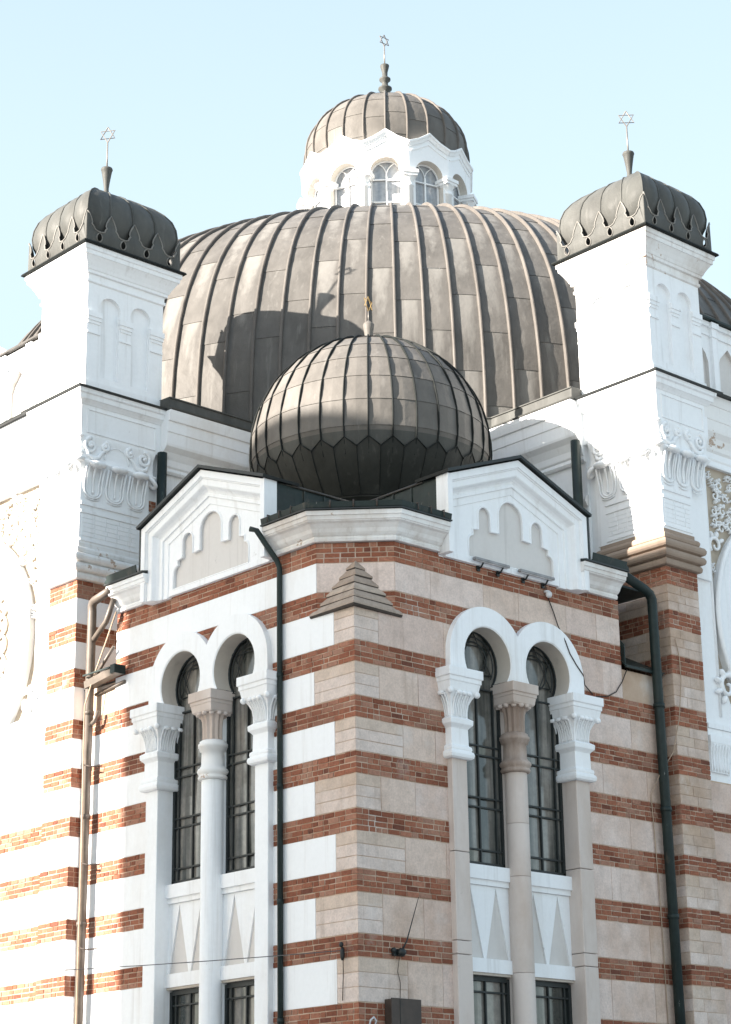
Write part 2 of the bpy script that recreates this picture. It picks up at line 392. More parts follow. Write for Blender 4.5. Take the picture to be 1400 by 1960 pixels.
for swap in (False, True):
    lit = swap; TX = TXS[swap]                              # the mirrored side is the white-painted one
    # --- corner wall, backing with the arched openings cut out
    mb = MB(); F = WALL
    pts = [(.009, -ZS), (.009, 2.62), (.8, 2.62), (.8, 3.66), (5.68, 3.66), (5.68, -ZS)]
    hole = [(1.9, 1.9)] + [(1.9, ZA)]
    a1 = math.acos(.65 / .68)
    hole += [(AC[0] + .68 * cos(a), ZA + .68 * sin(a)) for a in np.linspace(PI, a1, 16)]
    hole += [(AC[1] + .68 * cos(a), ZA + .68 * sin(a)) for a in np.linspace(PI - a1 - .02, 0, 16)]
    hole += [(4.54, 1.9), (4.54, -ZS + .6), (1.9, -ZS + .6)]
    mb.plate(F, pts, [hole], -.45, -.008, 'mortar', back=False)
    if not lit:
        mb.box(F, 5.69, TX - .01, -.4, -.008, -ZS, 2.55, 'mortar')
    else:
        mb.box(F, 5.69, TX - .01, -.4, -.008, -ZS, 2.55, 'mortar')
    wall = build('corner_wall', mb, syn, swap, label='striped wall of white painted courses and brick' if lit else 'striped wall of bare tan stone and brick')
    ctop = 3.36
    for bz in BANDS + [3.67]:
        mb = MB(); u0 = .003 if bz < 2.6 else .8
        if bz > 2.9 and bz < 3: u0 = .8
        h = BH if bz < 3 else .31
        end = TX - .02 if bz < 2.5 else 5.68
        if bz < 2.0:
            bricks(mb, F, u0, 1.83, bz - h, bz, skip=in_bay); build('brick_band', mb, wall, swap); mb = MB()
            bricks(mb, F, 4.61, end, bz - h, bz, skip=in_bay)
        elif bz < 2.5:
            bricks(mb, F, u0, 2.2, bz - h, bz, skip=in_bay); build('brick_band', mb, wall, swap); mb = MB()
            bricks(mb, F, 4.25, end, bz - h, bz, skip=in_bay)
        else: bricks(mb, F, u0, end, bz - h, bz, skip=in_bay)
        build('brick_band', mb, wall, swap)
    # stone between the bands
    tops = [3.36] + [b for b in BANDS]
    zz = [(3.36, 2.92)] + [(BANDS[i] - BH, BANDS[i + 1]) for i in range(len(BANDS) - 1)] + [(BANDS[-1] - BH, -ZS + .02)]
    for i, (zt, zb) in enumerate(zz):
        mb = MB(); z1, z0 = zt - .004, zb + .004
        wide = i % 2 == 1
        end = TX - .02 if zt < 2.6 else 5.68
        qw = (.46 if i % 2 == 0 else .90) if not lit else (.86 if i % 2 == 0 else .43)
        u0 = .003
        if i == 0: u0 = .8
        else:
            k = 3; h = (z1 - z0) / k
            if i < 1: pass
            for r in range(k): block(mb, F, .003, qw, z0 + r * h, z0 + (r + 1) * h, 'quoin_stone', l0=False)
            u0 = qw
        if lit:
            # white plaster, cut round the arch by the bay
            def piece(a, b):
                mb.box(F, a, b, -.03, .004, z0 - .002, z1 + .002, 'white_paint')
            if z0 > 2.75 or zt < -9: piece(u0, end)
            elif i == 1:
                arch_course('plaster_course', wall, swap, F, u0, end, z0, z1, .004, 'white_paint')
            else:
                piece(u0, 1.86 if z0 > 1.9 else 1.80); build('plaster_course', mb, wall, swap); mb = MB(); piece(4.58 if z0 > 1.9 else 4.64, end)
        else:
            u = u0; tog = i % 2
            m2 = MB()
            while u < end - .05:
                w = (.62, 1.0, .78, 1.12)[(tog + i) % 4] + random.uniform(-.06, .1); tog += 1
                e = min(u + w, end)
                if end - e < .25: e = end
                # keep clear of the window bay
                lo, hi = (1.82, 4.62)
                if zb > 2.6: block(mb, F, u, e, z0, z1, 'ashlar', l0=u > .01)
                elif i == 1 and e > 1.3 and u < 4.9:
                    pass
                else:
                    a, b = u, e
                    if a < lo < b: b = lo
                    if a < hi < b and a >= lo: a = hi
                    if not (a >= lo and b <= hi): block(m2 if a > 3 else mb, F, a, b, z0, z1, 'ashlar', l0=a > .01)
                    if u < lo and e > hi: block(m2, F, hi, e, z0, z1, 'ashlar')
                u = e
            if m2.v: build('stone_course', m2, wall, swap)
            if i == 1:                                      # course that meets the arch heads
                segs = [.90, 1.75, 2.45, 3.22, 3.95, 4.70, 5.68]
                mb.v.clear(); mb.f.clear(); mb.m.clear(); mb.sm.clear(); mb.mats.clear()
                h = (z1 - z0) / 3
                for r in range(3): block(mb, F, .003, .46, z0 + r * h, z0 + (r + 1) * h, 'quoin_stone', l0=False)
                segs[0] = .46
                for a, b in zip(segs[:-1], segs[1:]):
                    arch_course('stone_course', wall, swap, F, a + .003, b - .003, z0, z1, random.uniform(-.002, .002), 'ashlar', 40)
        build('stone_course' if not lit else 'plaster_course', mb, wall, swap)

    # --- window bay: arches, pilasters, middle column, windows, apron panels
    shaft = 'white_paint' if lit else 'shaft_stone'
    for k, c in enumerate(AC):
        mb = MB()
        aj = math.acos(.65 / RO)
        outer = []
        if k == 0:
            outer = [(c - RO, 1.9)] + [(c + RO * cos(a), ZA + RO * sin(a)) for a in np.linspace(PI, aj, 26)] + [(UC - .001, 1.9)]
        else:
            outer = [(UC + .001, 1.9)] + [(c + RO * cos(a), ZA + RO * sin(a)) for a in np.linspace(PI - aj, 0, 26)] + [(c + RO, 1.9)]
        inner = [(x, z) for x, z in horseshoe(c, RI, 1.9)]
        # front ring
        poly = outer + inner
        tri = tessellate_polygon([[Vector((p[0], p[1], 0)) for p in poly]])
        mb.add([F(p[0], .10, p[1]) for p in poly], [tuple(t) for t in tri], 'white_paint')
        n = len(outer)
        mb.add([F(p[0], d, p[1]) for d in (-.02, .10) for p in outer], [(i, i + 1, n + i + 1, n + i) for i in range(n - 1)], 'white_paint')
        m = len(inner)
        lip = [(c + (x - c) * .965, ZA + (z - ZA) * .965) for x, z in inner]
        lv = [F(x, .10, z) for x, z in inner] + [F(x, .085, z) for x, z in lip]
        mb.add(lv, [(i, i + 1, m + i + 1, m + i) for i in range(m - 1)], 'white_paint', True)
        mb.add([F(x, d, z) for d in (.085, -.36) for x, z in lip], [(i, i + 1, m + i + 1, m + i) for i in range(m - 1)], 'soffit_cream', True)
        build('window_arch', mb, syn, swap, recalc=False)
        # upper window
        gd = -.22; w0, w1 = (2.06, 3.09) if k == 0 else (3.35, 4.38)
        mb = MB(); fr = 'old_frame'
        hs = horseshoe(c, .50, 1.86, n=22)
        mb.tube([F(x, gd + .01, z) for x, z in hs], .035, fr, 5)
        mb.tube([F(x, gd + .015, z) for x, z in horseshoe(c, .40, 1.98, n=22)], .012, fr, 4)
        for a in (w0 + .02, w1 - .02): mb.box(F, a - .03, a + .03, gd - .02, gd + .03, -.82, 1.95, fr)
        mb.box(F, w0, w1, gd - .02, gd + .03, -.84, -.77, fr)
        for uu in (c - .33, c + .03, c + .37): mb.box(F, uu - .013, uu + .013, gd - .01, gd + .022, -.8, 1.82 + (.0 if abs(uu - c) > .1 else .1), fr)
        for zz_ in (1.80, .94, .80, .17, .03, -.59): mb.box(F, w0, w1, gd - .012, gd + .026, zz_ - .012, zz_ + .012, fr)
        ro = .27
        mb.tube([F(c + ro * cos(a), gd + .01, ZA + .06 + ro * sin(a)) for a in np.linspace(0, 2 * PI, 24, endpoint=False)], .012, fr, 4, True)
        for a in (PI / 2, PI / 2 + 2 * PI / 3, PI / 2 + 4 * PI / 3):
            for b in (0, 1):
                p0 = (c + .42 * cos(a + b * PI / 3), ZA + .06 + .42 * sin(a + b * PI / 3)); a2 = a + b * PI / 3 + 2 * PI / 3
                p1 = (c + .42 * cos(a2), ZA + .06 + .42 * sin(a2))
                mb.tube([F(p0[0], gd + .008, p0[1]), F(p1[0], gd + .008, p1[1])], .009, fr, 4)
        win = build('window', mb, syn, swap)
        mb = MB()
        mb.plate(F, [(w0, 1.79), (w0, 1.9)] + [(x, z) for x, z in reversed(horseshoe(c, .52, 1.9))] + [(w1, 1.9), (w1, 1.79)], [], gd - .03, gd - .02, 'old_glass')
        us_ = [w0, c - .33, c + .03, c + .37, w1]; zs_ = [-.84, -.59, .03, .17, .80, .94, 1.80]
        for ua, ub in zip(us_[:-1], us_[1:]):
            for za, zb_ in zip(zs_[:-1], zs_[1:]):
                j = [random.uniform(-.010, .010) for _ in range(4)]
                mb.add([F(ua, gd - .012 + j[0], za), F(ub, gd - .012 + j[1], za), F(ub, gd - .012 + j[2], zb_), F(ua, gd - .012 + j[0] + j[2] - j[1], zb_)], [(0, 1, 2, 3)], 'old_glass')
        build('pane', mb, win, swap)
        # lower window
        mb = MB()
        for a in (w0 + .03, w1 - .03): mb.box(F, a - .03, a + .03, gd - .02, gd + .03, -4.9, -2.40, fr)
        mb.box(F, w0 + .061, w1 - .061, gd - .02, gd + .028, -2.45, -2.38, fr); mb.box(F, w0 + .061, w1 - .061, gd - .02, gd + .028, -4.9, -4.84, fr)
        for uu in (c - .33, c + .03, c + .37): mb.box(F, uu - .013, uu + .013, gd - .01, gd + .022, -4.84, -2.45, fr)
        for zz_ in (-2.60, -3.4, -3.55, -4.3): mb.box(F, w0 + .061, w1 - .061, gd - .012, gd + .024, zz_ - .012, zz_ + .012, fr)
        win = build('window', mb, syn, swap)
        mb = MB(); mb.box(F, w0, w1, gd - .04, gd - .02, -4.9, -2.37, 'old_glass'); build('pane', mb, win, swap)
        # apron panel with tall triangles
        ad = -.15; mb = MB()
        mb.box(F, w0 - .02, w1 + .0, -.34, ad + .07, -1.03, -.83, 'white_paint')
        mb.box(F, w0 - .02, w1 + .0, -.34, ad + .035, -1.11, -1.03, 'white_paint')
        tri = []
        for tc in (c - .27, c + .25): tri.append([(tc - .235, -2.14), (tc, -1.13), (tc + .235, -2.14)])
        mb.plate(F, [(w0 - .02, -1.11), (w1, -1.11), (w1, -2.14 - .001), (w0 - .02, -2.141)], [], ad - .06, ad - .03, 'white_paint')
        tb = [(w0 - .02, -2.139), (w0 - .02, -1.112), (w1, -1.112), (w1, -2.139)]
        prof_ = [(w1, -2.139)]
        for t in reversed(tri): prof_ += [(t[2][0], -2.139), t[1], (t[0][0], -2.139)]
        prof_ += [(w0 - .02, -2.139)]
        mb.plate(F, [(w0 - .02, -1.113), (w1, -1.113)] + prof_, [], ad - .029, ad, 'white_paint')
        mb.box(F, w0 - .02, w1, -.34, ad + .05, -2.34, -2.145, 'white_paint')
        mb.box(F, w0 - .02, w1, -.34, ad + .02, -2.375, -2.34, 'soffit_cream')
        ap = build('apron_panel', mb, syn, swap)
        mb = MB()
        mb.box(F, w0 - .018, w1 - .002, ad - .03, ad - .024, -2.138, -1.118, 'beige_panel')
        build('triangle_inlay', mb, ap, swap)
    # pilasters
    for k, (a, b) in enumerate(((1.76, 2.06), (4.38, 4.68))):
        mb = MB(); m2 = shaft
        inner_u = b if k == 0 else a
        cuts = [-ZS, -4.6, -3.2, -2.15, -1.96, -.72, .61] if not lit else [-ZS, .61]
        for z0, z1 in zip(cuts[:-1], cuts[1:]):
            mb.box(F, a, b, -.345, .10, z0 + (.004 if z0 > -ZS else 0), z1 - .004, m2)
        pil = build('window_pilaster', mb, syn, swap, bevel=.012)
        mb = MB(); cm = 'white_paint'; r = (a, b, -.30, .10)
        mb.rect_sweep(F, r, [(.05, .60), (.075, .62), (.085, .66), (.075, .70), (.05, .715), (.06, .74), (.055, .78), (.025, .80), (.02, 1.04), (.035, 1.06), (.075, 1.10), (.08, 1.17), (.05, 1.19), (.02, 1.21), (.022, 1.30), (.035, 1.40), (.07, 1.48), (.11, 1.54), (.13, 1.56), (.14, 1.58), (.16, 1.68), (.16, 1.69), (.175, 1.70), (.175, 1.76), (.195, 1.77), (.195, 1.898)], cm)
        cap = build('capital', mb, pil, swap, bevel=.006)
        mb = MB()
        def leaf(F_, u, dbase, z0, z1, w, out, m_, rot=None):
            """upright leaf: two ribs and a curled tip"""
            zs = np.linspace(0, 1, 9)
            off = [out * t ** 2.6 for t in zs]
            for sx in (-1, 0, 1):
                pts = [F_(u + sx * w * (.28 + .16 * t), dbase + .012 + o, z0 + (z1 - z0) * t) for t, o in zip(zs, off)]
                mb.tube(pts, [.010 + .008 * t for t in zs], m_, 5)
            mb.blob(F_, u, dbase + out + .02, z1 + .005, w * .55, .035, .035, m_)
        nl = 3
        for i in range(nl): leaf(F, a + (b - a) * (i + .5) / nl, .10 + .015, 1.21, 1.535, (b - a) / nl, .10, cm)
        side_u = a if k == 1 else a
        G = lambda u, d, z, s=a: F(s - d, .10 - u, z)
        for i in range(3): leaf(G, .06 + .13 * i, .015, 1.21, 1.535, .125, .10, cm)
        for du, dd in ((0, 0),):
            mb.blob(F, a - .12, .22, 1.55, .05, .05, .05, cm); mb.blob(F, b + .12, .22, 1.55, .05, .05, .05, cm)
        build('leaf_carving', mb, pil, swap)
    # middle column
    cy = -.05; cx = UC; c0 = F(cx, cy, 0)
    mb = MB(); cutz = [-ZS, -4.4, -2.32, -.95, -.18, .575] if not lit else [-ZS, .575]
    for z0, z1 in zip(cutz[:-1], cutz[1:]):
        mb.lathe(c0, [(.168, z0 + .003), (.17, z0 + .008), (.17, z1 - .008), (.168, z1 - .003)], shaft, 28)
    mb.box(F, UC - .14, UC + .14, -.36, -.10, -ZS, 1.60, shaft)
    colm = build('window_column', mb, syn, swap)
    mb = MB(); cm = 'stained_capital' if not lit else 'white_stained'
    mb.lathe(c0, [(.19, .575), (.215, .585), (.225, .61), (.215, .635), (.20, .645), (.225, .665), (.24, .70), (.225, .735), (.20, .75), (.19, .775), (.178, .78), (.172, 1.0), (.20, 1.01), (.215, 1.06), (.225, 1.065), (.225, 1.11), (.205, 1.125), (.205, 1.15), (.175, 1.17)], cm, 28)
    build('shaft_ring', mb, colm, swap)
    mb = MB(); cm = 'stained_capital'
    mb.lathe(c0, [(.165, 1.17), (.165, 1.35), (.175, 1.46), (.205, 1.54), (.235, 1.575)], cm, 48, 0, .14, 12)
    for i in range(12):
        a = 2 * PI * (i + .5) / 12; mb.blob(WORLD, c0[0] + .225 * cos(a), c0[1] + .225 * sin(a), 1.565, .045, .045, .035, 'shaft_stone')
    mb.rect_sweep(F, (UC - .20, UC + .20, -.28, .15), [(.01, 1.575), (.03, 1.60), (.045, 1.70), (.055, 1.705), (.055, 1.75), (.075, 1.755), (.075, 1.897)], 'shaft_stone')
    build('capital', mb, colm, swap, bevel=.006)

    # --- cornice stub beside the gable, gable
    prof = [(-.05, 3.662), (.06, 3.662), (.075, 3.70), (.06, 3.735), (.09, 3.75), (.12, 3.78), (.145, 3.83), (.20, 3.89), (.245, 3.91), (.25, 3.925), (.265, 3.93), (.275, 3.985), (.295, 3.99), (.30, 4.055), (-.05, 4.06)]
    mb = MB()
    mb.path_sweep([(4.60, 0), (5.60, 0)], prof, 'white_stained' if not lit else 'white_paint')
    mb.path_sweep([(4.60, 0), (5.62, 0)], [(-.05, 4.064), (.33, 4.064), (.33, 4.09), (-.05, 4.16)], 'black_iron')
    build('eaves_cornice', mb, syn, swap)
    mb = MB()
    gp = [(1.70, 4.85), (3.22, 5.41), (4.74, 4.81), (4.74, 3.60)]
    prof = [(0, .0), (0, .25), (.105, .25), (.11, .225), (.125, .225), (.13, .205), (.22, .20), (.235, .185), (.26, .13), (.29, .10), (.325, .085), (.33, .105), (.375, .105), (.38, .075), (.485, .07), (.49, .05), (.50, .05), (.50, .0)]
    mb.face_sweep(F, gp, prof, 'white_paint')
    mb.box(F, 1.68, 1.78, .0, .248, 3.64, 4.86, 'white_paint')
    mb.box(F, 1.78, 4.24, .0, .065, 3.62, 3.71, 'white_paint')
    # plate with the multifoil blind arcade
    gc = 3.2
    def arc(cx_, cz, r, a0, a1, n=10): return [(cx_ + r * cos(a), cz + r * sin(a)) for a in np.linspace(a0, a1, n)]
    half = [(-.93, 3.712), (-.93, 3.97)] + [(-.93 + .0 + .10 * (1 - cos(a)), 3.97 + .11 * sin(a)) for a in np.linspace(.2, PI / 2, 5)] + \
           [(-.83, 4.17), (-.71, 4.19), (-.71, 4.42)] + [(-.575 + .135 * cos(a), 4.42 + .15 * sin(a)) for a in np.linspace(PI - .2, .0, 10)] + \
           [(-.44, 4.20), (-.27, 4.21), (-.27, 4.50)] + [(0 + .27 * cos(a), 4.50 + .27 * sin(a)) for a in np.linspace(PI - .1, PI / 2, 9)]
    hole = [(gc + x, z) for x, z in half] + [(gc - x, z) for x, z in reversed(half[:-1])]
    outer = [(1.75, 3.705), (1.75, 4.45), (3.22, 4.98), (4.28, 4.50), (4.28, 3.705)]
    mb.plate(F, outer, [hole], .0, .052, 'white_paint')
    mb.tube([F(x, .055, z) for x, z in hole], .017, 'white_paint', 6, True, False)
    # the raised roof body behind the gable front
    mb.plate(F, [(1.70, 3.62), (1.70, 4.84), (3.22, 5.395), (4.735, 4.80), (4.735, 3.62)], [], -.35, -.002, 'white_paint', side='green_metal')
    gab = build('gable', mb, syn, swap, bevel=.004)
    mb = MB(); mb.plate(F, [(2.2, 3.70), (2.2, 4.3), (3.2, 4.86), (4.2, 4.3), (4.2, 3.70)], [], .002, .012, 'beige_panel')
    build('blind_panel', mb, gab, swap)
    mb = MB()
    mb.face_sweep(F, [(1.64, 4.855), (3.22, 5.435), (4.79, 4.815)], [(-.045, -.40), (-.045, .31), (.0, .31), (.0, -.40)], 'black_iron')
    mb.face_sweep(F, [(4.765, 4.82), (4.765, 4.05)], [(-.035, -.38), (-.035, .24), (.0, .24), (.0, -.38)], 'black_iron')
    build('coping', mb, gab, swap)
    # roof body running back from the gable to the small dome, clad in green sheet
    mb = MB(); m2 = 'green_metal'
    zt = 4.84
    mb.plate(lambda u, d, z: F(u, d, z), [(1.70, 3.9), (1.70, zt), (3.22, 5.38), (4.735, zt - .04), (4.735, 3.9)], [], -3.3, -.352, m2)
    for dd in (-.55, -.95, -1.35): mb.box(F, 1.685, 1.70, dd - .015, dd + .015, 4.0, zt, m2)
    mb.tube([F(1.69, -.3, zt + .012), F(1.69, -1.75, zt + .012)], .022, 'green_metal_lit', 6)
    build('gable_roof', mb, syn, swap)

# --- chamfered corner above the broach
mb = MB(); cw = .8 * sqrt(2)
mb.box(CHAM, 0, cw, -.5, -.008, 2.4, 3.66, 'mortar')
for z in np.arange(0, 1): pass
cwall = build('chamfer_wall', mb, syn)
mb = MB(); bricks(mb, CHAM, .004, cw - .004, 3.36, 3.668); build('brick_band', mb, cwall); mb = MB(); bricks(mb, CHAM, .004, cw - .004, 2.61, 2.92); build('brick_band', mb, cwall)
mb = MB(); block(mb, CHAM, .004, .62, 2.924, 3.356, 'ashlar', l0=False); block(mb, CHAM, .62, cw - .004, 2.924, 3.356, 'ashlar', l1=False); build('stone_course', mb, cwall)
mb = MB()
apex = np.array((.40 - .005, .40 - .005, 3.40))
nl = 6; rb = random.Random(4)
for i in range(nl):                                          # stepped stone slabs of the broach
    t0, t1 = i / nl, min((i + 1) / nl, .985)
    def tri(t, ov, jit=.0):
        z = 2.60 + (3.40 - 2.60) * t; A, B, C = np.array((-.04, -.04)), np.array((.88, .0)), np.array((.0, .88)); ap = apex[:2]
        J = lambda: np.array((rb.uniform(-jit, jit), rb.uniform(-jit, jit)))
        a_, b_, c_ = A + (ap - A) * t, B + (ap - B) * t, C + (ap - C) * t
        return [tuple(a_ + (-ov, -ov) + J()) + (z,), tuple(b_ + (ov * .8, -ov) + J()) + (z + rb.uniform(-jit, jit),), tuple(np.array((.62, .62)) + (ap + .12 - .62) * t) + (z,), tuple(c_ + (-ov, ov * .8) + J()) + (z + rb.uniform(-jit, jit),)]
    lo, hi = tri(t0, .034, .010), tri(t1, -.012)
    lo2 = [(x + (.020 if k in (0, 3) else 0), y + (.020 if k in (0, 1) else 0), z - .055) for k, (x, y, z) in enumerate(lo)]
    mb.ring_sweep([lo2, [(x, y, z - .026) for x, y, z in lo]], 'joint_shade', True, True, False)  # dark joint under each slab, its underside shade put into the colour
    mb.ring_sweep([[(x, y, z - .026) for x, y, z in lo], lo, [(x, y, z + .004) for x, y, z in hi]], 'weathered_stone', True, True, True)
build('stone_broach', mb, syn)
# cornice and gutter round the chamfer
mb = MB()
prof = [(-.05, 3.672), (.06, 3.672), (.075, 3.71), (.06, 3.745), (.09, 3.76), (.12, 3.79), (.145, 3.84), (.20, 3.90), (.245, 3.92), (.25, 3.935), (.265, 3.94), (.275, 3.995), (.295, 4.0), (.30, 4.065), (-.05, 4.07)]
path = [(0, 1.675), (0, .8), (.8, 0), (1.675, 0)]
mb.path_sweep(path, prof, 'white_stained', left=False)
build('corner_cornice', mb, syn)
mb = MB()
mb.path_sweep(path, [(-.05, 4.074), (.33, 4.074), (.33, 4.095), (-.05, 4.12)], 'black_iron')
mb.path_sweep(path, [(.20, 4.15), (.21, 4.11), (.26, 4.097), (.31, 4.11), (.325, 4.19), (.315, 4.19), (.30, 4.125), (.26, 4.11), (.22, 4.12), (.21, 4.15)], 'green_metal')
gut = build('corner_gutter', mb, syn)
mb = MB()
for t in (.2, .5, .8):
    for a, b in ((path[0], path[1]), (path[1], path[2]), (path[2], path[3])):
        e = Vector(b) - Vector(a); p = Vector(a) + e * t; n = Vector((e.y, -e.x)).normalized()
        pp = [(p.x + n.x * o, p.y + n.y * o, z) for o, z in ((.05, 4.18), (.2, 4.205), (.338, 4.205), (.338, 4.10))]
        mb = MB(); mb.tube(pp, .012, 'brown_box', 4); build('gutter_bracket', mb, gut)
mb = MB()
mb.add([(.85, .05, 4.0), (1.9, .05, 4.0), (1.9, 1.9, 4.35), (.05, 1.9, 4.0), (.05, .85, 4.0)], [(0, 1, 2, 3, 4)], 'green_metal')
mb.box(WORLD, 1.9, 5.6, .2, 5.6, 3.7, 4.0, 'green_metal')
mb.box(WORLD, .2, 1.9, 1.9, 5.6, 3.7, 4.0, 'green_metal')
mb.box(WALL, 5.70, 6.62, -1.55, -.08, 3.96, 4.0, 'green_metal')  # slab added over the right recess to darken its inside
build('corner_roof_and_shade', mb, syn)
mb = MB()
mb.hexa([(1.28, 1.78, 4.72), (1.78, 1.28, 4.72), (1.22, 1.72, 4.72), (1.72, 1.22, 4.72), (1.28, 1.78, 4.82), (1.78, 1.28, 4.82), (1.22, 1.72, 4.82), (1.72, 1.22, 4.82)], 'white_paint')
mb.box(WORLD, 1.5, 1.75, 1.5, 1.75, 4.2, 4.78, 'green_metal')
build('ridge_board', mb, syn)
mb = MB(); mb.box(WORLD, .5, 5.5, .5, 5.5, -ZS, 3.6, 'mortar'); mb.box(WORLD, 1.6, 16, 1.6, 16, -ZS, 3.55, 'mortar'); mb.box(WORLD, 5.56, 5.66, .02, 5.5, 0, 3.65, 'mortar'); mb.box(WORLD, .02, 5.5, 5.56, 5.66, 0, 3.65, 'mortar')
build('inner_core', mb, syn)

# ------------------------------------------------------------------ turrets
def star_mesh(mb, c, r, ang, th, mat, sx=1.):
    ex = Vector((cos(ang), sin(ang), 0)) * sx; ez = Vector((0, 0, 1)); C = Vector(c)
    for b in (0, 1):
        P = [C + ex * r * sin(b * PI + 2 * PI * k / 3) + ez * r * cos(b * PI + 2 * PI * k / 3) for k in range(3)]
        mb.tube(P + [P[0]], th, mat, 5, False, False)
TW, TD = 1.40, 1.62
for swap in (False, True):
    lit = swap; F = WALL; TX = TXS[swap]; S = tside(TX)
    st = 'white_paint' if lit else 'quoin_stone'
    x0, x1 = TX, TX + TW
    # pier
    mb = MB()
    mb.box(WORLD, x0 + .008, x0 + .79, -TF + .008, -TF + TD, -ZS, 4.42, 'mortar')
    pier = build('turret_pier', mb, syn, swap, label='striped pier of white painted courses and brick' if lit else 'striped pier of bare weathered stone and brick')
    bz = [4.42, 3.68] + BANDS
    for b in bz:
        mb = MB(); bricks(mb, lambda u, d, z: F(u, d + TF, z), x0 + .003, x0 + .79, b - BH, b)
        bricks(mb, S, .003, TD - .02 if b > 2.4 else .24, b - BH, b)
        build('brick_band', mb, pier, swap)
    for i in range(len(bz)):
        z1 = bz[i] - BH - .004; z0 = (bz[i + 1] if i + 1 < len(bz) else -ZS) + .004
        mb = MB(); G = lambda u, d, z: F(u, d + TF, z)
        if lit:
            mb.box(G, x0 + .003, x0 + .79, -.03, .003, z0 - .002, z1 + .002, 'white_paint')
            mb.box(S, .004, TD - .02 if z1 > 2.0 else .24, -.03, .003, z0 - .002, z1 + .002, 'white_paint')
        else:
            h = (z1 - z0) / 3
            for r in range(3):
                cutu = x0 + (.26, .44, .33)[(r + i) % 3]
                block(mb, G, x0 + .003, cutu, z0 + r * h, z0 + (r + 1) * h, st, l0=False); block(mb, G, cutu, x0 + .79, z0 + r * h, z0 + (r + 1) * h, st, l1=False)
                e = TD - .02 if z1 > 2.0 else .24
                c2 = (.5, .9, .7)[(r + i) % 3]
                if e > 1: block(mb, S, .003, c2, z0 + r * h, z0 + (r + 1) * h, st, l0=False); block(mb, S, c2, e, z0 + r * h, z0 + (r + 1) * h, st)
                else: block(mb, S, .003, e, z0 + r * h, z0 + (r + 1) * h, st, l0=False)
        build('stone_course' if not lit else 'plaster_course', mb, pier, swap)
    # stacked rolls
    mb = MB(); rm = 'white_stained' if lit else 'brown_roll'
    def roll(z0, z1, o): 
        return [(o * .35 + .02, z0), (o * .8 + .015, z0 + (z1 - z0) * .1), (o + .01, z0 + (z1 - z0) * .3), (o + .015, z0 + (z1 - z0) * .55), (o * .85 + .01, z0 + (z1 - z0) * .85), (o * .4 + .015, z1)]
    pr = [(-.05, 4.42)] + roll(4.425, 4.55, .06) + roll(4.555, 4.71, .11) + roll(4.715, 4.88, .12) + roll(4.885, 4.99, .05) + [(0, 5.0), (0, 5.07)]
    mb.rect_sweep(WORLD, (x0, x0 + .79, -TF, -TF + 1.38), pr, rm)
    build('roll_moulding', mb, syn, swap, label='white painted stacked rolls' if lit else 'bare brown stone stacked rolls')
    # block with recessed field, capital, panel, roof edge
    wp = 'white_paint'
    mb = MB()
    mb.box(WORLD, x0, x0 + .80, -TF, -TF + 1.42, 5.07, 7.55, wp)
    mb.box(WORLD, x0 + .05, x0 + 1.25, -TF + .06, -TF + TD, 4.4, 7.55, wp)
    G = lambda u, d, z: F(u, d + TF, z)
    for FF, e in ((G, None), (S, None)):
        a, b = (x0 + .02, x0 + .74) if FF is G else (.02, 1.22)
        mb.box(FF, a, b, .001, .022, 5.74, 5.80, wp); mb.box(FF, a, b, .001, .018, 5.60, 5.65, wp)
        for zz_ in (5.13,): mb.box(FF, a, b, .001, .016, zz_ - .02, zz_ + .02, wp)
        for r in range(5):
            uu = a + .04
            while uu < b - .1:
                w = random.uniform(.2, .26); mb.box(FF, uu, min(uu + w, b - .04), .0, .006 + random.uniform(0, .004), 5.20 + r * .078, 5.20 + r * .078 + .066, wp); uu += w + .012
    blk = build('turret_base', mb, syn, swap)
    # capital: leaves below, scroll band above
    mb = MB()
    cd = .12
    mb.rect_sweep(WORLD, (x0, x0 + 1.16, -TF, -TF + 1.40), [(.0, 6.36), (.03, 6.40), (.085, 6.47), (.10, 6.50), (.095, 6.52), (.06, 6.53), (.05, 6.62), (.055, 6.80), (.08, 6.90), (.085, 6.945)], wp)
    for FF, a, b in ((G, x0 + .02, x0 + 1.12), (S, .02, 1.36)):
        n = 3; w = (b - a) / n
        for i in range(n):
            c = a + w * (i + .5)
            # U-shaped leaf outline, midrib, curled tip
            for k, rr in enumerate((.40, .27)):
                pts = [(c - w * rr, 6.42), (c - w * rr, 6.12)] + [(c + w * rr * cos(t), 6.02 - .02 * k + w * rr * sin(t) * .9 + (.02)) for t in np.linspace(PI, 2 * PI, 9)] + [(c + w * rr, 6.12), (c + w * rr, 6.42)]
                dep = [.015 + .085 * max(0, (z - 6.1) / .34) ** 2 for _, z in pts]
                mb.tube([FF(u, dd, z) for (u, z), dd in zip(pts, dep)], .020 - .005 * k, wp, 6)
            mb.tube([FF(c, .02 + .09 * max(0, (z - 6.1) / .34) ** 2, z) for z in np.linspace(5.98, 6.44, 8)], [.012, .014, .016, .018, .02, .024, .028, .03], wp, 6)
            mb.blob(FF, c, .025, 5.985, .022, .02, .03, wp)
            mb.blob(FF, c, .155, 6.445, w * .40, .085, .065, wp)
            # lower raised rim under each leaf
            mb.tube([FF(c + w * .36 * cos(t), .014, 5.90 + .07 * sin(t) + .02) for t in np.linspace(PI + .5, 2 * PI - .5, 8)], .012, wp, 5)
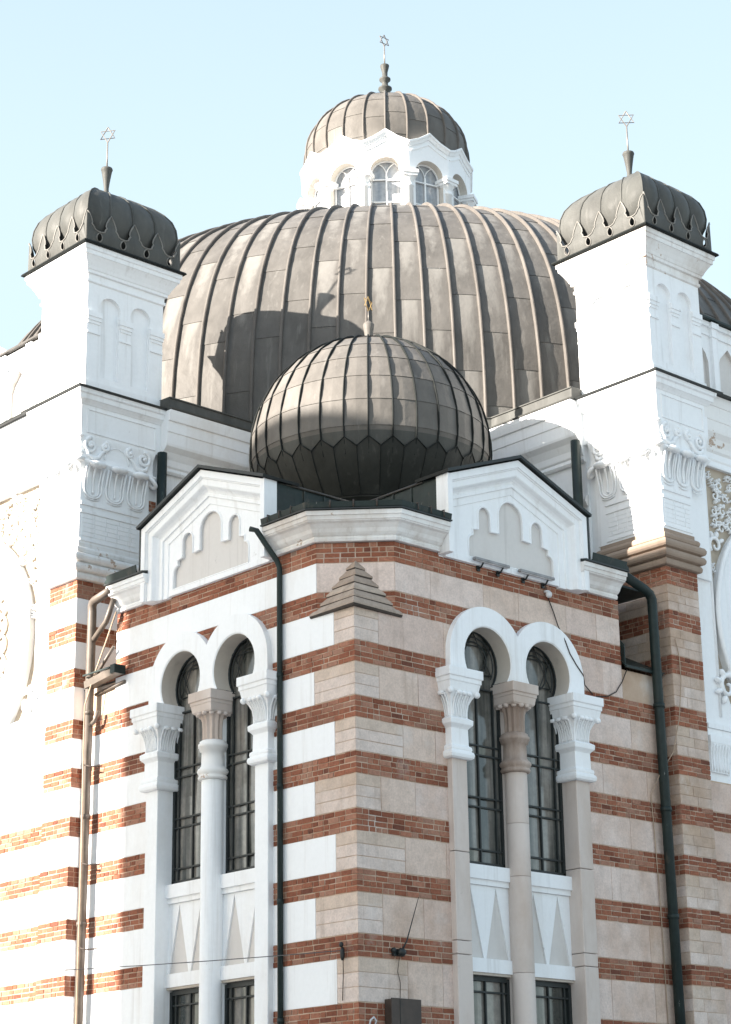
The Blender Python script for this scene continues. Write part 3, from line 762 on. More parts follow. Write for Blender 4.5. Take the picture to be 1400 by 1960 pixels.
        # scrolls on the band
        for e, sgn in ((a + .12, 1), (b - .12, -1)):
            for cu, cz, R, tw in ((e, 6.78, .14, 1), (e + sgn * .29, 6.82, .085, -1)):
                sp = [(cu + sgn * tw * R * (1 - t / 11) * cos(t + PI * .5), cz + R * (1 - t / 11) * sin(t + PI * .5)) for t in np.linspace(0, 9, 26)]
                mb.tube([FF(u, .075 + .0 * i, z) for i, (u, z) in enumerate(sp)], [.038 * (1 - .4 * i / 25) for i in range(26)], wp, 6)
                mb.blob(FF, cu, .085, cz, .032, .05, .032, wp)
            mb.tube([FF(e + sgn * x, .072, z) for x, z in ((-.09, 6.72), (-.05, 6.60), (.06, 6.56), (.16, 6.60), (.22, 6.70), (.30, 6.74))], [.025, .04, .045, .045, .035, .02], wp, 6)
        m_ = (a + b) / 2
        mb.tube([FF(m_ + (b - a) * .19 * cos(t), .062, 6.60 + .25 * sin(t)) for t in np.linspace(0, PI, 14)], .012, wp, 5)
    mb.blob(WORLD, x0 - .09, -TF - .09, 6.50, .10, .10, .05, wp); mb.blob(WORLD, x0 - .07, -TF - .07, 6.62, .07, .07, .04, wp); mb.blob(WORLD, x0 - .08, -TF - .08, 6.92, .06, .06, .03, wp)
    # big curl at the far end of the side face
    mb.tube([S(1.36 + .10 * (1 - cos(t)) * .7, .06 + .07 * sin(t), 6.42 + .07 * cos(t) - .02) for t in np.linspace(0, 5, 14)], .035, wp, 7)
    build('turret_capital', mb, syn, swap)
    mb = MB()
    mb.rect_sweep(WORLD, (x0, x0 + 1.22, -TF, -TF + 1.56), [(.06, 6.95), (.06, 7.50), (.075, 7.51), (.09, 7.53), (.13, 7.57), (.15, 7.58), (.16, 7.66), (.19, 7.675), (.20, 7.745)], wp)
    for FF, a, b in ((G, x0 + .0, x0 + 1.22), (S, .0, 1.56)):
        for u0, u1, zz0, zz1 in ((a + .06, b - .06, 7.01, 7.035), (a + .06, b - .06, 7.42, 7.44), (a + .06, a + .085, 7.036, 7.419), (b - .085, b - .06, 7.036, 7.419)):
            mb.box(FF, u0, u1, .055, .078, zz0, zz1, wp)
    build('turret_frieze', mb, syn, swap)
    mb = MB(); mb.rect_sweep(WORLD, (x0, x0 + 1.30, -TF, -TF + 1.60), [(.235, 7.75), (.245, 7.775), (.0, 7.83)], 'black_iron')
    build('turret_roof_edge', mb, syn, swap)
    # shaft with blind arches
    mb = MB(); y0, y1 = -TF + .03, -TF + .03 + TD
    mb.box(WORLD, x0 + .07, x1 - .07, y0 + .07, y1 - .07, 7.8, 9.9, wp)
    faces = [(frame((x0, y0), (1, 0), (0, -1)), TW), (frame((x0, y1), (0, -1), (-1, 0)), TD), (frame((x1, y0), (0, 1), (1, 0)), TD)]
    for FF, Lh in faces:
        r = Lh * .135; zc = 9.40
        holes = []
        for c in (Lh * .30, Lh * .70):
            a0 = math.asin(-.10 / r) if r > .10 else -.5
            arc_ = [(c + r * cos(t), zc + r * sin(t)) for t in np.linspace(a0, PI - a0, 20)]
            hw = r * cos(a0) * .98
            holes.append([(c + hw * .97, 8.1), ] + arc_ + [(c - hw * .97, 8.1)])
        mb.plate(FF, [(0.002, 7.81), (0.002, 9.85), (Lh - .002, 9.85), (Lh - .002, 7.81)], holes, -.07, 0, wp, back=False)
        for u0, u1 in ((0, Lh * .30 - r), (Lh * .30 + r, Lh * .70 - r), (Lh * .70 + r, Lh)):
            um = (u0 + u1) / 2; w = (u1 - u0) / 2
            if u0 == 0: a, b = -.01, u1 + .03
            elif u1 == Lh: a, b = u0 - .03, Lh + .01
            else: a, b = u0 - .035, u1 + .035
            mb.box(FF, a, b, -.045, .045, 9.17, 9.27, wp); mb.box(FF, a + .012, b - .012, -.045, .03, 9.105, 9.17, wp)
            mb.box(FF, a + .03, b - .03, -.045, .015, 9.05, 9.105, wp); mb.box(FF, a + .02, b - .02, -.045, .022, 8.86, 8.89, wp)
        mb.box(FF, 0 - .012, Lh + .012, -.04, .03, 7.812, 7.98, wp)
    tur = build('turret', mb, syn, swap, bevel=.006)
    mb = MB()
    prof = [(0, 9.80), (.03, 9.82), (.03, 9.87), (.012, 9.875), (.015, 9.96), (.055, 9.97), (.06, 10.02), (.075, 10.03), (.095, 10.08), (.14, 10.16), (.19, 10.235), (.205, 10.24), (.212, 10.31), (.232, 10.32), (.24, 10.40)]
    mb.rect_sweep(WORLD, (x0, x1, y0, y1), prof, 'white_stained' if not lit else wp)
    build('turret_cornice', mb, tur, swap)
    mb = MB(); mb.rect_sweep(WORLD, (x0, x1, y0, y1), [(.28, 10.404), (.295, 10.42), (.28, 10.45), (.0, 10.52)], 'zinc_dark')
    build('turret_eave', mb, tur, swap)
    # square onion roof
    mb = MB(); xm, ym = (x0 + x1) / 2, (y0 + y1) / 2; hx, hy = TW / 2 + .13, TD / 2 + .13
    pr = [(.60, 10.46), (.76, 10.57), (.92, 10.74), (1.01, 10.95), (1.03, 11.12), (1.01, 11.29), (.95, 11.45), (.84, 11.59), (.69, 11.71), (.50, 11.81), (.28, 11.89), (.10, 11.96), (.06, 12.0)]
    K = []
    for i in range(len(pr) - 1):
        for t in (0, .5): 
            K.append((pr[i][0] + (pr[i + 1][0] - pr[i][0]) * t, pr[i][1] + (pr[i + 1][1] - pr[i][1]) * t))
    K.append(pr[-1]); nseg = 4
    for sd in range(4):
        for g in range(nseg):
            vs = []; fs = []; uvs = []; m = 5
            for i, (s_, z) in enumerate(K):
                for j in range(m + 1):
                    t = -1 + 2 * (g + j / m) / nseg
                    w = random.uniform(-.006, .006) * (0 < j < m) + (.070 * 4 * (j / m) * (1 - j / m)) * min(1, max(.1, (11.9 - z) / .8))
                    px, py = [(t * hx * s_, -(hy * s_) - w), (hx * s_ + w, t * hy * s_), (-t * hx * s_, hy * s_ + w), (-(hx * s_) - w, -t * hy * s_)][sd]
                    vs.append((xm + px, ym + py, z))
            for i in range(len(K) - 1):
                for j in range(m): a = i * (m + 1) + j; fs.append((a, a + 1, a + m + 2, a + m + 1))
            mb.add(vs, fs, 'zinc_plain', True)
            t = -1 + 2 * g / nseg
            pts = []
            for s_, z in K[2:]:
                px, py = [(t * hx * s_, -hy * s_), (hx * s_, t * hy * s_), (-t * hx * s_, hy * s_), (-hx * s_, -t * hy * s_)][sd]
                pts.append((xm + px * 1.008, ym + py * 1.008, z))
            mb.tube(pts, .020 if g else .014, 'zinc_plain', 5)
    build('turret_dome', mb, tur, swap, recalc=False)
    # crest of pointed leaves with keyhole openings
    mb = MB()
    ch = [frame((x0 - .20, y0 - .20), (1, 0), (0, -1)), frame((x0 - .20, y1 + .20), (0, -1), (-1, 0)), frame((x1 + .20, y0 - .20), (0, 1), (1, 0)), frame((x1 + .20, y1 + .20), (-1, 0), (0, 1))]
    Ls = [TW + .40, TD + .40, TD + .40, TW + .40]
    for FF, Lh in zip(ch, Ls):
        n = 4; w = Lh / n; top = []
        holes = []
        for i in range(n):
            c = w * i
            seg = [(0, .47), (.045, .41), (.085, .34), (.10, .29), (.085, .255), (.105, .24), (.125, .21), (.135, .185), (.175, .17), (.195, .165)]
            seg = [(x * w / .46, z) for x, z in seg]
            top += [(c + x, z) for x, z in seg] + [(c + w / 2 + .02, .155)] * 0
            top += [(c + w - x, z) for x, z in reversed(seg)][:-1]
            hc = c + w / 2; ww = w * .115
            holes.append([(hc, .158)] + [(hc + ww * sin(t), .082 - ww * 1.0 * cos(t)) for t in np.linspace(2.4, -2.4, 12)])
        top.append((Lh, .44))
        lean = lambda u, d, z, FF=FF: FF(u, d + .03 * sin(min(z, .3) / .30 * PI) - .02 * max(0, z - .22), 10.47 + z * 1.28)
        outer = [(0, 0)] + top + [(Lh, 0)]
        mb.plate(lean, outer, holes, -.008, .008, 'zinc_plain')
        mb.tube([lean(u, .010, z) for u, z in top], .015, 'crest_rim', 4)
        for h in holes: mb.tube([lean(u, .010, z) for u, z in h], .012, 'crest_rim', 4, True)
    build('turret_crest', mb, tur, swap)
    mb = MB()
    mb.lathe((xm, ym), [(.10, 11.93), (.075, 11.99), (.05, 12.06), (.045, 12.14), (.06, 12.26), (.085, 12.42), (.10, 12.50), (.11, 12.52), (.10, 12.55), (.02, 12.57)], 'zinc_plain', 16)
    mb.lathe((xm, ym), [(.016, 12.5), (.012, 13.1)], 'silver', 8)
    build('turret_finial', mb, tur, swap)
    mb = MB(); star_mesh(mb, (xm, ym, 13.24), .155, -PI / 4 + (.15 if swap else 0), .012, 'silver'); build('star', mb, tur, swap)

    # --- crossing wall running back from the turret, and its cornice (one half of the mirror pair)
    # --- main front wall beyond the pier
    mb = MB(); bx0 = x0 + .79; bx1 = 17.6; fd = .10
    mb.box(F, bx0 - .02, bx1, -.5, fd - .008, -ZS, 1.0, 'mortar')
    front = build('front_wall', mb, syn, swap)
    G2 = lambda u, d, z: F(u, d + fd, z)
    for b in BANDS[3:7]:
        mb = MB(); bricks(mb, G2, bx0, 9.6, b - BH, b); build('brick_band', mb, front, swap)
    mb = MB()
    for i in range(3, 8):
        z1 = BANDS[i] - BH - .004; z0 = BANDS[i + 1] + .004
        if lit: mb.box(G2, bx0, bx1, -.03, .003, z0 - .002, z1 + .002, 'white_paint')
        else:
            u = bx0
            while u < 9.6: e = u + random.uniform(.8, 1.2); block(mb, G2, u, e, z0, z1, 'ashlar'); u = e
    if not lit: block(mb, G2, bx0, bx0 + .9, BANDS[3] + .004, .98, 'ashlar')
    else: mb.box(G2, bx0, bx1, -.03, .003, BANDS[3] + .004, .998, 'white_paint')
    build('stone_course' if not lit else 'plaster_course', mb, front, swap)
    # white upper front with a horseshoe niche and relief
    mb = MB(); fc = (10.25, 3.85); fr_ = 2.22
    circ = [(fc[0] + fr_ * cos(a), fc[1] + fr_ * sin(a)) for a in np.linspace(-.6, PI + .6, 40)] + [(fc[0] - fr_ * .72, 1.95), (fc[0] + fr_ * .72, 1.95)]
    pan_l, pan_r, pan_t = bx0 + .52, 12.25, 6.53
    sp = [(pan_l, 3.9), (pan_l, pan_t), (pan_r, pan_t), (pan_r, 3.9)]
    big = [(bx0 + .001, 1.0 if not lit else 1.0), (bx0 + .001, 7.5), (bx1, 7.5), (bx1, 1.0)]
    hole = [(pan_l, pan_t), (pan_r, pan_t), (pan_r, fc[1] - .8), (fc[0] + fr_ * .80, 1.95), (fc[0] - fr_ * .80, 1.95), (pan_l, fc[1] - .8)]
    mb.plate(F, big, [hole], -.3, fd - .02, wp)
    mb.tube([F(u, fd - .015, z) for u, z in [(pan_l, 2.1), (pan_l, pan_t), (pan_r, pan_t), (pan_r, 2.1)]], .03, wp, 6)
    upf = build('front_panel', mb, syn, swap)
    mb = MB(); mb.box(F, pan_l - .05, pan_r + .05, -.2, .0, 1.9, pan_t + .05, 'tan_relief_ground'); build('relief_ground', mb, upf, swap)
    mb = MB()
    ro_, ri_ = 2.18, 1.70
    outer = [(fc[0] + ro_ * cos(a), fc[1] + ro_ * sin(a)) for a in np.linspace(-.75, PI + .75, 48)]
    inner = [(fc[0] + ri_ * cos(a), fc[1] + ri_ * sin(a)) for a in np.linspace(PI + .75, -.75, 48)]
    mb.plate(F, outer + inner, [], 0.001, .15, wp)
    mb.tube([F(u, .15, z) for u, z in outer], .05, wp, 6); mb.tube([F(u, .15, z) for u, z in inner], .04, wp, 6)
    mb.box(F, fc[0] - 1.9, fc[0] + 1.9, .001, .06, 1.55, 2.38, wp)
    build('niche_arch', mb, upf, swap)
    # arabesque relief
    mb = MB(); rng = random.Random(5)
    def scroll(cu, cz, R, ph, tw, d=.0):
        pts = [(cu + R * (1 - t / 8.5) * cos(ph + tw * t), cz + R * (1 - t / 8.5) * sin(ph + tw * t)) for t in np.linspace(0, 7, 20)]
        mb.tube([F(u, d + .055, z) for u, z in pts], [.05 * R / .22 * (1 - .5 * i / 19) for i in range(20)], wp, 6)
        for k in range(5):
            a = ph + tw * (.3 + k * .75); mb.blob(F, cu + R * 1.12 * cos(a), d + .045, cz + R * 1.12 * sin(a), R * .22, .06, R * .38, wp, 7, a - PI / 2)
    spots = []
    for _ in range(5000):
        u, z, R = rng.uniform(pan_l + .1, pan_r - .1), rng.uniform(3.95, pan_t - .1), rng.choice((.22, .18, .14, .10, .08, .06))
        if u > fc[0] - .4 or math.hypot(u - fc[0], z - fc[1]) < ro_ + R * 1.1 or u - R * 1.2 < pan_l or z + R * 1.2 > pan_t: continue
        if any(math.hypot(u - a, z - b) < (R + c) * 1.12 for a, b, c in spots): continue
        spots.append((u, z, R)); scroll(u, z, R, rng.uniform(0, 6), rng.choice((-1, 1)))
    build('arabesque_relief', mb, upf, swap); mb = MB()
    # lozenge lattice inside the niche
    for i in range(-5, 6):
        for j in range(-8, 8):
            u, z = fc[0] + i * .30, fc[1] + j * .34 + (i % 2) * .17
            if math.hypot(u - fc[0], z - fc[1]) < ri_ - .25:
                mb.tube([F(u + .13 * sin(t) * (1 if True else 0), .04, z + .16 * cos(t)) for t in np.linspace(0, 2 * PI, 12, endpoint=False)], .03, wp, 5, True)
                mb.blob(F, u, .03, z, .05, .05, .07, wp)
    build('lattice_relief', mb, upf, swap); mb = MB()
    scroll(pan_l + .18, 2.62, .22, 1.0, 1, .08)
    build('scroll_boss', mb, upf, swap)
    # small capital and string course under the panel
    mb = MB()
    mb.box(F, bx0 + .1, bx1, fd - .02, fd + .05, 1.86, 1.94, wp); mb.box(F, bx0 + .1, bx1, fd - .02, fd + .03, 1.74, 1.855, wp)
    mb.rect_sweep(F, (bx0 + .16, bx0 + .62, 0, fd + .02), [(0, 1.14), (.0, 1.45), (.03, 1.56), (.06, 1.62), (.06, 1.735)], wp)
    for i in range(6): mb.tube([F(bx0 + .2 + .075 * i, fd + .025 + .05 * max(0, (z - 1.4) / .2) ** 2, z) for z in np.linspace(1.16, 1.6, 6)], .018, wp, 5)
    for i in range(4):
        cu = bx0 + 1.0 + i * .7
        mb.tube([F(cu + .28 * cos(t), fd, 1.36 + .17 * sin(t)) for t in (0, .9, 2.24, PI, PI + .9, PI + 2.24)], .014, wp, 4, True)
    build('string_course', mb, upf, swap)
    mb = MB()
    cp = [(-.04, 6.60), (.04, 6.60), (.06, 6.66), (.04, 6.70), (.05, 6.78), (.09, 6.82), (.10, 6.90), (.16, 7.02), (.24, 7.10), (.25, 7.14), (.26, 7.30), (.275, 7.31), (.28, 7.56), (.30, 7.57), (.33, 7.66), (.345, 7.745), (-.04, 7.75)]
    mb.path_sweep([(x0 + 1.22, -fd + .06), (bx1, -fd + .06)], [(o * .8, z) for o, z in cp], 'white_stained' if not lit else wp)
    mb.path_sweep([(x0 + 1.30, -fd + .06), (bx1, -fd + .06)], [(-.04, 7.752), (.36, 7.752), (.37, 7.775), (-.04, 7.83)], 'black_iron')
    build('front_cornice', mb, syn, swap)
    # attic arcade above the cornice
    mb = MB(); ad = .0
    holes = []; p0 = x1 - .35; pw = .86
    k = 0; us = []
    while p0 + pw * (k + 1) < bx1:
        a, b = p0 + pw * k + .14, p0 + pw * (k + 1) - .14; m_ = (a + b) / 2
        holes.append([(a, 7.95), (a, 8.55), (a + .06, 8.70), (m_, 8.93), (b - .06, 8.70), (b, 8.55), (b, 7.95)]); us.append(p0 + pw * k); k += 1
    mb.plate(F, [(x1 - .5, 7.8), (x1 - .5, 9.32), (bx1, 9.32), (bx1, 7.8)], holes, -.07, ad, wp, side_holes='beige_panel')
    mb.box(F, x1 - .5, bx1, -.4, -.071, 7.8, 9.3, 'beige_panel')
    for u in us[1:]:
        mb.box(F, u - .075, u + .075, ad, ad + .07, 7.84, 9.02, wp); mb.box(F, u - .09, u + .09, ad, ad + .085, 9.02, 9.07, wp); mb.box(F, u - .075, u + .075, ad, ad + .075, 9.07, 9.19, wp)
        mb.box(F, u - .10, u + .10, ad, ad + .10, 9.19, 9.30, wp)
    mb.box(F, x1 - .02, bx1, ad, ad + .05, 9.22, 9.31, wp); mb.box(F, x1 - .02, bx1, ad, ad + .03, 9.05, 9.09, wp)
    att = build('attic_wall', mb, syn, swap)
    mb = MB(); mb.box(F, x1 - .02, bx1, -1.2, ad + .13, 9.325, 9.36, 'green_metal' if not lit else 'green_metal_lit')
    build('attic_gutter', mb, att, swap)

# crossing wall with cornice and flashing: one run across the re-entrant corner
path = [(1.40, 6.56), (3.60, 6.56), (6.70, 3.46), (6.70, 1.40)]
mb = MB()
mb.path_sweep(path, [(-.4, 3.5), (0, 3.5), (0, 6.66), (-.4, 6.66)], 'white_paint')
mb.path_sweep(path, [(-.01, 5.86), (.03, 5.87), (.07, 5.93), (.075, 5.98), (.04, 6.04), (-.01, 6.06)], 'white_stained')
build('crossing_wall', mb, syn)
mb = MB()
mb.path_sweep(path, [(-.05, 6.662), (.05, 6.662), (.075, 6.70), (.06, 6.76), (.085, 6.79), (.09, 6.82), (.10, 6.90), (.16, 7.02), (.24, 7.10), (.25, 7.14), (.26, 7.34), (.275, 7.35), (.28, 7.54), (.31, 7.55), (.335, 7.66), (.345, 7.735), (-.05, 7.74)], 'white_paint')
build('crossing_cornice', mb, syn)
mb = MB()
mb.path_sweep(path, [(-.3, 7.744), (.36, 7.744), (.37, 7.765), (.30, 7.79), (.29, 7.95), (.31, 7.96), (.31, 7.98), (-.3, 8.01)], 'zinc_plain')
build('crossing_gutter', mb, syn)
mb = MB(); mb.box(WORLD, 7.2, 20, 2.2, 22, 3.6, 7.9, 'mortar'); mb.box(WORLD, 2.2, 7.2, 7.2, 22, 3.6, 7.9, 'mortar')
mb.add([(2.0, 6.9, 7.95), (3.5, 6.9, 7.95), (6.9, 3.5, 7.95), (6.9, 2, 7.95), (20, 2, 7.95), (20, 20, 7.95), (2, 20, 7.95)], [tuple(range(7))], 'green_metal')
build('flat_roof', mb, syn)

# ------------------------------------------------------------------ ribbed domes
def ribbed_dome(name, c, prof, nrib, phase, panel_len, rib_r, mat, seam, parent, sub=3, bulge=0., rings=False):
    """prof: list of (r, z) from bottom to top, dense"""
    P = np.array(prof); ds = np.r_[0, np.cumsum(np.hypot(*np.diff(P, axis=0).T))]; S = ds[-1]
    at = lambda s: (np.interp(s, ds, P[:, 0]), np.interp(s, ds, P[:, 1]))
    def nrm(s):
        a, b = at(max(0, s - .03)), at(min(S, s + .03)); tx, tz = b[0] - a[0], b[1] - a[1]; l = math.hypot(tx, tz) + 1e-9
        return tz / l, -tx / l
    mb = MB(); rng = random.Random(3)
    for k in range(nrib):
        a0, a1 = phase + 2 * PI * k / nrib, phase + 2 * PI * (k + 1) / nrib
        s = 0.; first = True; L0 = panel_len * (1. if rings else (.55 if k % 2 else 1.) * rng.uniform(.85, 1.1))
        while s < S - 1e-6:
            e = s + (L0 if first else panel_len * (1. if rings else rng.uniform(.94, 1.06))); first = False
            if S - e < panel_len * .3: e = S
            nv = 1 if rings else max(2, int((e - s) / .16)); vs = []; fs = []; uvs = []
            for i in range(nv + 1):
                t = i / nv; ss = s + (e - s) * t; r, z = at(ss); nx, nz = nrm(ss)
                for j in range(sub + 1):
                    f = j / sub; a = a0 + (a1 - a0) * f
                    o = .009 * (1 - t) + bulge * 4 * f * (1 - f) + (rng.uniform(-.004, .004) if 0 < j < sub and 0 < i < nv else 0)
                    vs.append((c[0] + (r + nx * o) * cos(a), c[1] + (r + nx * o) * sin(a), z + nz * o))
            for i in range(nv):
                for j in range(sub):
                    q_ = i * (sub + 1) + j; fs.append((q_, q_ + 1, q_ + sub + 2, q_ + sub + 1))
                    uvs.append([(j / sub, i / nv), ((j + 1) / sub, i / nv), ((j + 1) / sub, (i + 1) / nv), (j / sub, (i + 1) / nv)])
            mb.add(vs, fs, mat, not rings, uvs); s = e
        n = max(10, int(S / .2)); L = []
        for i in range(n + 1):
            ss = S * i / n; r, z = at(ss); nx, nz = nrm(ss); w = rib_r * rng.uniform(.92, 1.08); h = rib_r * 2.3 * rng.uniform(.95, 1.05)
            ex = Vector((-sin(a0), cos(a0), 0)); er = Vector((cos(a0) * nx, sin(a0) * nx, nz)); p = Vector((c[0] + r * cos(a0), c[1] + r * sin(a0), z))
            L.append([p + ex * w - er * .01, p + ex * w * .9 + er * h * .8, p + ex * w * .35 + er * h, p - ex * w * .35 + er * h, p - ex * w * .9 + er * h * .8, p - ex * w - er * .01])
        mb.ring_sweep(L, seam, True, True, True)
    return build(name, mb, parent, recalc=False)
def superprof(zb, h, R, n, m, rend, N=90):
    out = []
    for t in np.linspace(0, PI / 2, N):
        s = sin(t); r = R * max(0, (1 - s ** n)) ** (1 / m)
        if r < rend: break
        out.append((r, zb + h * s))
    return out
MC = (12.25, 12.15)
pf = [(9.93, 7.5), (9.97, 7.8)] + superprof(8.0, 7.15, 10.0, 2.6, 2.8, 1.9, 140)
ribbed_dome('main_dome', MC, pf, 116, math.radians(227.3), 1.62, .029, 'zinc_sheet', 'zinc_seam', syn)

# lantern: twelve-sided, gabled white arcade
zb, zcap, zarc = 14.9, 17.46, 17.28
LR = 2.0; N12 = 12; ph = math.radians(227.5) - .02
mb = MB()
mb.lathe(MC, [(LR * .82, 14.9), (LR * .82, 18.3)], 'white_paint', 12, ph + PI / 12 * 0, smooth=False)
half = LR * math.tan(PI / 12)
fr12 = []
for k in range(N12):
    a = ph + 2 * PI * k / N12
    o = (MC[0] + LR * cos(a), MC[1] + LR * sin(a)); fr12.append(frame(o, (-sin(a), cos(a)), (cos(a), sin(a))))
rw = .375
for FF in fr12:
    hole = [(-rw, 15.0), (-rw, 17.42)] + [(rw * cos(t), 17.42 + rw * sin(t)) for t in np.linspace(PI - .1, .1, 14)] + [(rw, 17.42), (rw, 15.0)]
    out = [(-half, 14.9), (-half, 18.20), (0, 18.46), (half, 18.20), (half, 14.9)]
    mb.plate(FF, out, [hole], -.20, 0, 'white_paint', side_holes='lantern_reveal')
    mb.face_sweep(FF, [(-half - .035, 18.18), (-half * .55, 18.30), (0, 18.50), (half * .55, 18.30), (half + .035, 18.18)], [(0, -.15), (0, .09), (.05, .085), (.06, .06), (.10, .04), (.13, .03), (.13, -.15)], 'white_paint')
    mb.face_sweep(FF, [(-half + .03, 17.98), (-half * .5, 18.09), (0, 18.25), (half * .5, 18.09), (half - .03, 17.98)], [(0, -.02), (0, .022), (.04, .022), (.04, -.02)], 'white_paint')
lan = build('lantern', mb, syn, bevel=.008)
for k, FF in enumerate(fr12):
    mb = MB()
    for u in (-.345, 0, .345): mb.box(FF, u - (.018 if u else .02), u + (.018 if u else .02), -.23, -.185, 15.0, 17.42 + (.0 if u else .02), 'white_paint')
    for z in (15.9, 16.72, 17.30): mb.box(FF, -.37, .37, -.232, -.188, z - .016, z + .016, 'white_paint')
    for sx in (-1, 1):
        mb.tube([FF(sx * .345 * (1 - cos(t)) * 1.0, -.21, 17.42 + .34 * sin(t)) for t in np.linspace(0, PI / 2, 8)], .016, 'white_paint', 4)
    mb.tube([FF(.36 * cos(t), -.21, 17.42 + .36 * sin(t)) for t in np.linspace(0, PI, 14)], .024, 'white_paint', 5)
    build('lantern_window', mb, lan)
    mb = MB(); mb.plate(FF, [(-.38, 15), (-.38, 17.42)] + [(.38 * cos(t), 17.42 + .38 * sin(t)) for t in np.linspace(PI, 0, 12)] + [(.38, 15)], [], -.245, -.238, 'lantern_glass'); build('lantern_pane', mb, lan)
    a = ph + 2 * PI * (k + .5) / N12; rr = LR / cos(PI / 12) * .965; cc = (MC[0] + rr * cos(a), MC[1] + rr * sin(a))
    mb = MB()
    mb.lathe(cc, [(.115, 14.95), (.11, 17.02), (.13, 17.03), (.135, 17.07), (.11, 17.08), (.11, 17.13), (.125, 17.17), (.17, 17.26), (.18, 17.27)], 'white_paint', 14)
    CF = frame(cc, (-sin(a), cos(a)), (cos(a), sin(a)))
    mb.rect_sweep(CF, (-.115, .115, -.115, .115), [(.06, 17.272), (.06, 17.33), (.085, 17.335), (.085, 17.42)], 'white_paint')
    build('lantern_column', mb, lan)
lp = [(1.78, 17.9), (1.90, 18.15), (1.97, 18.45), (1.98, 18.7)] + [(1.98 * max(0, 1 - s ** 2.1) ** (1 / 2.2), 18.7 + 1.52 * s) for s in np.sin(np.linspace(.05, PI / 2 * .985, 40))]
ribbed_dome('lantern_roof', MC, lp, 24, ph, .62, .022, 'zinc_ring', 'zinc_seam', lan)
mb = MB()
mb.lathe(MC, [(.30, 20.10), (.24, 20.22), (.15, 20.30), (.13, 20.36), (.19, 20.42), (.20, 20.48), (.10, 20.54), (.09, 20.66), (.17, 20.72), (.17, 20.76), (.08, 20.82), (.075, 20.92), (.14, 20.98), (.14, 21.02), (.065, 21.08), (.07, 21.20), (.11, 21.36), (.11, 21.40), (.02, 21.43)], 'zinc_plain', 16)
mb.lathe(MC, [(.018, 21.4), (.014, 21.95)], 'silver', 8)
build('lantern_finial', mb, lan)
mb = MB(); star_mesh(mb, (MC[0], MC[1], 22.1), .165, -PI / 4 + .75, .014, 'silver'); build('star', mb, lan)

# small corner dome
SC = (3.62, 3.53)
def small_prof():
    return superprof(6.64, 2.03, 2.04, 2.0, 2.0, .10, 60)
up = [(1.89, 6.0), (1.94, 6.10), (1.985, 6.22), (2.015, 6.36), (2.034, 6.50)] + small_prof()
NR = 32; phs = math.radians(226.5)
sd = ribbed_dome('corner_dome', SC, up, NR, phs, .455, .0125, 'zinc_ring', 'zinc_dark', syn, sub=2, rings=True)
# lower petals: panels with pointed heads, tucked in towards the drum
mb = MB(); rng = random.Random(9)
low = [(1.50, 5.42), (1.66, 5.62), (1.82, 5.86), (1.94, 6.10), (2.015, 6.35), (2.045, 6.62)]
Lz = np.array([z for _, z in low]); Lr = np.array([r for r, _ in low])
for k in range(NR):
    am = phs + 2 * PI * (k) / NR; w = PI / NR
    def pt(f, z, o=0.):
        r = float(np.interp(z, Lz, Lr)) + o; a = am + f * w; return (SC[0] + r * cos(a), SC[1] + r * sin(a), z)
    rows = []
    nz_ = 7
    for i in range(nz_ + 1):
        row = []
        for f in (-1, -.5, 0, .5, 1):
            top = 6.10 + .15 * (1 - abs(f)); z = 5.42 + (top - 5.42) * i / nz_
            row.append(pt(f, z, .030 + rng.uniform(-.003, .003) * (abs(f) < 1)))
        rows.append(row)
    vs = [p for r in rows for p in r]
    mb.add(vs, [(i * 5 + j, i * 5 + j + 1, i * 5 + j + 6, i * 5 + j + 5) for i in range(nz_) for j in range(4)], 'zinc_shade', True)
    mb.tube([pt(-1, 6.10, .032), pt(-.5, 6.175, .032), pt(0, 6.25, .032), pt(.5, 6.175, .032), pt(1, 6.10, .032)], .010, 'zinc_dark', 5)
    mb.tube([pt(-1, z, .036) for z in np.linspace(5.42, 6.10, 8)], .008, 'zinc_dark', 5)
    mb.blob(WORLD, *pt(-1, 6.10, .045), .016, .016, .016, 'zinc_dark')
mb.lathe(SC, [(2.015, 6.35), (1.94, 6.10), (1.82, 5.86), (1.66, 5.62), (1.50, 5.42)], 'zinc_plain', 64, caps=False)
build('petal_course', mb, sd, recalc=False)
mb = MB(); mb.lathe(SC, [(1.50, 5.42), (1.53, 5.41), (1.50, 5.39), (1.30, 5.25), (1.28, 4.2)], 'zinc_shade', 48)
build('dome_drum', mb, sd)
mb = MB()
mb.lathe(SC, [(.12, 8.63), (.13, 8.68), (.07, 8.70), (.06, 8.78), (.085, 8.95), (.10, 9.05), (.085, 9.08), (.04, 9.11), (.012, 9.14)], 'zinc_ring', 14)
mb.lathe(SC, [(.012, 9.1), (.010, 9.34)], 'silver', 8)
mb.lathe(SC, [(.10, 8.665), (.115, 8.675), (.10, 8.69)], 'brass', 14)
build('dome_finial', mb, sd)
mb = MB(); star_mesh(mb, (SC[0], SC[1], 9.45), .145, -PI / 4 + 1.05, .007, 'brass'); build('star', mb, sd)

# exposed brick where the plaster has fallen
mb = MB()
for (v0, v1, z0, z1) in ((1.26, 1.60, 5.93, 6.12),):
    Fp = tside(TXS[True] + .05)
    mb.box(Fp, v0, v1, .0, .012, z0, z1, 'mortar'); bricks(mb, Fp, v0 + .01, v1 - .01, z0, z1, max(3, int((z1 - z0) / .078)), d=.02, depth=.01, skip=lambda u, z: random.random() < .12)
build('exposed_brick', mb, syn, True)

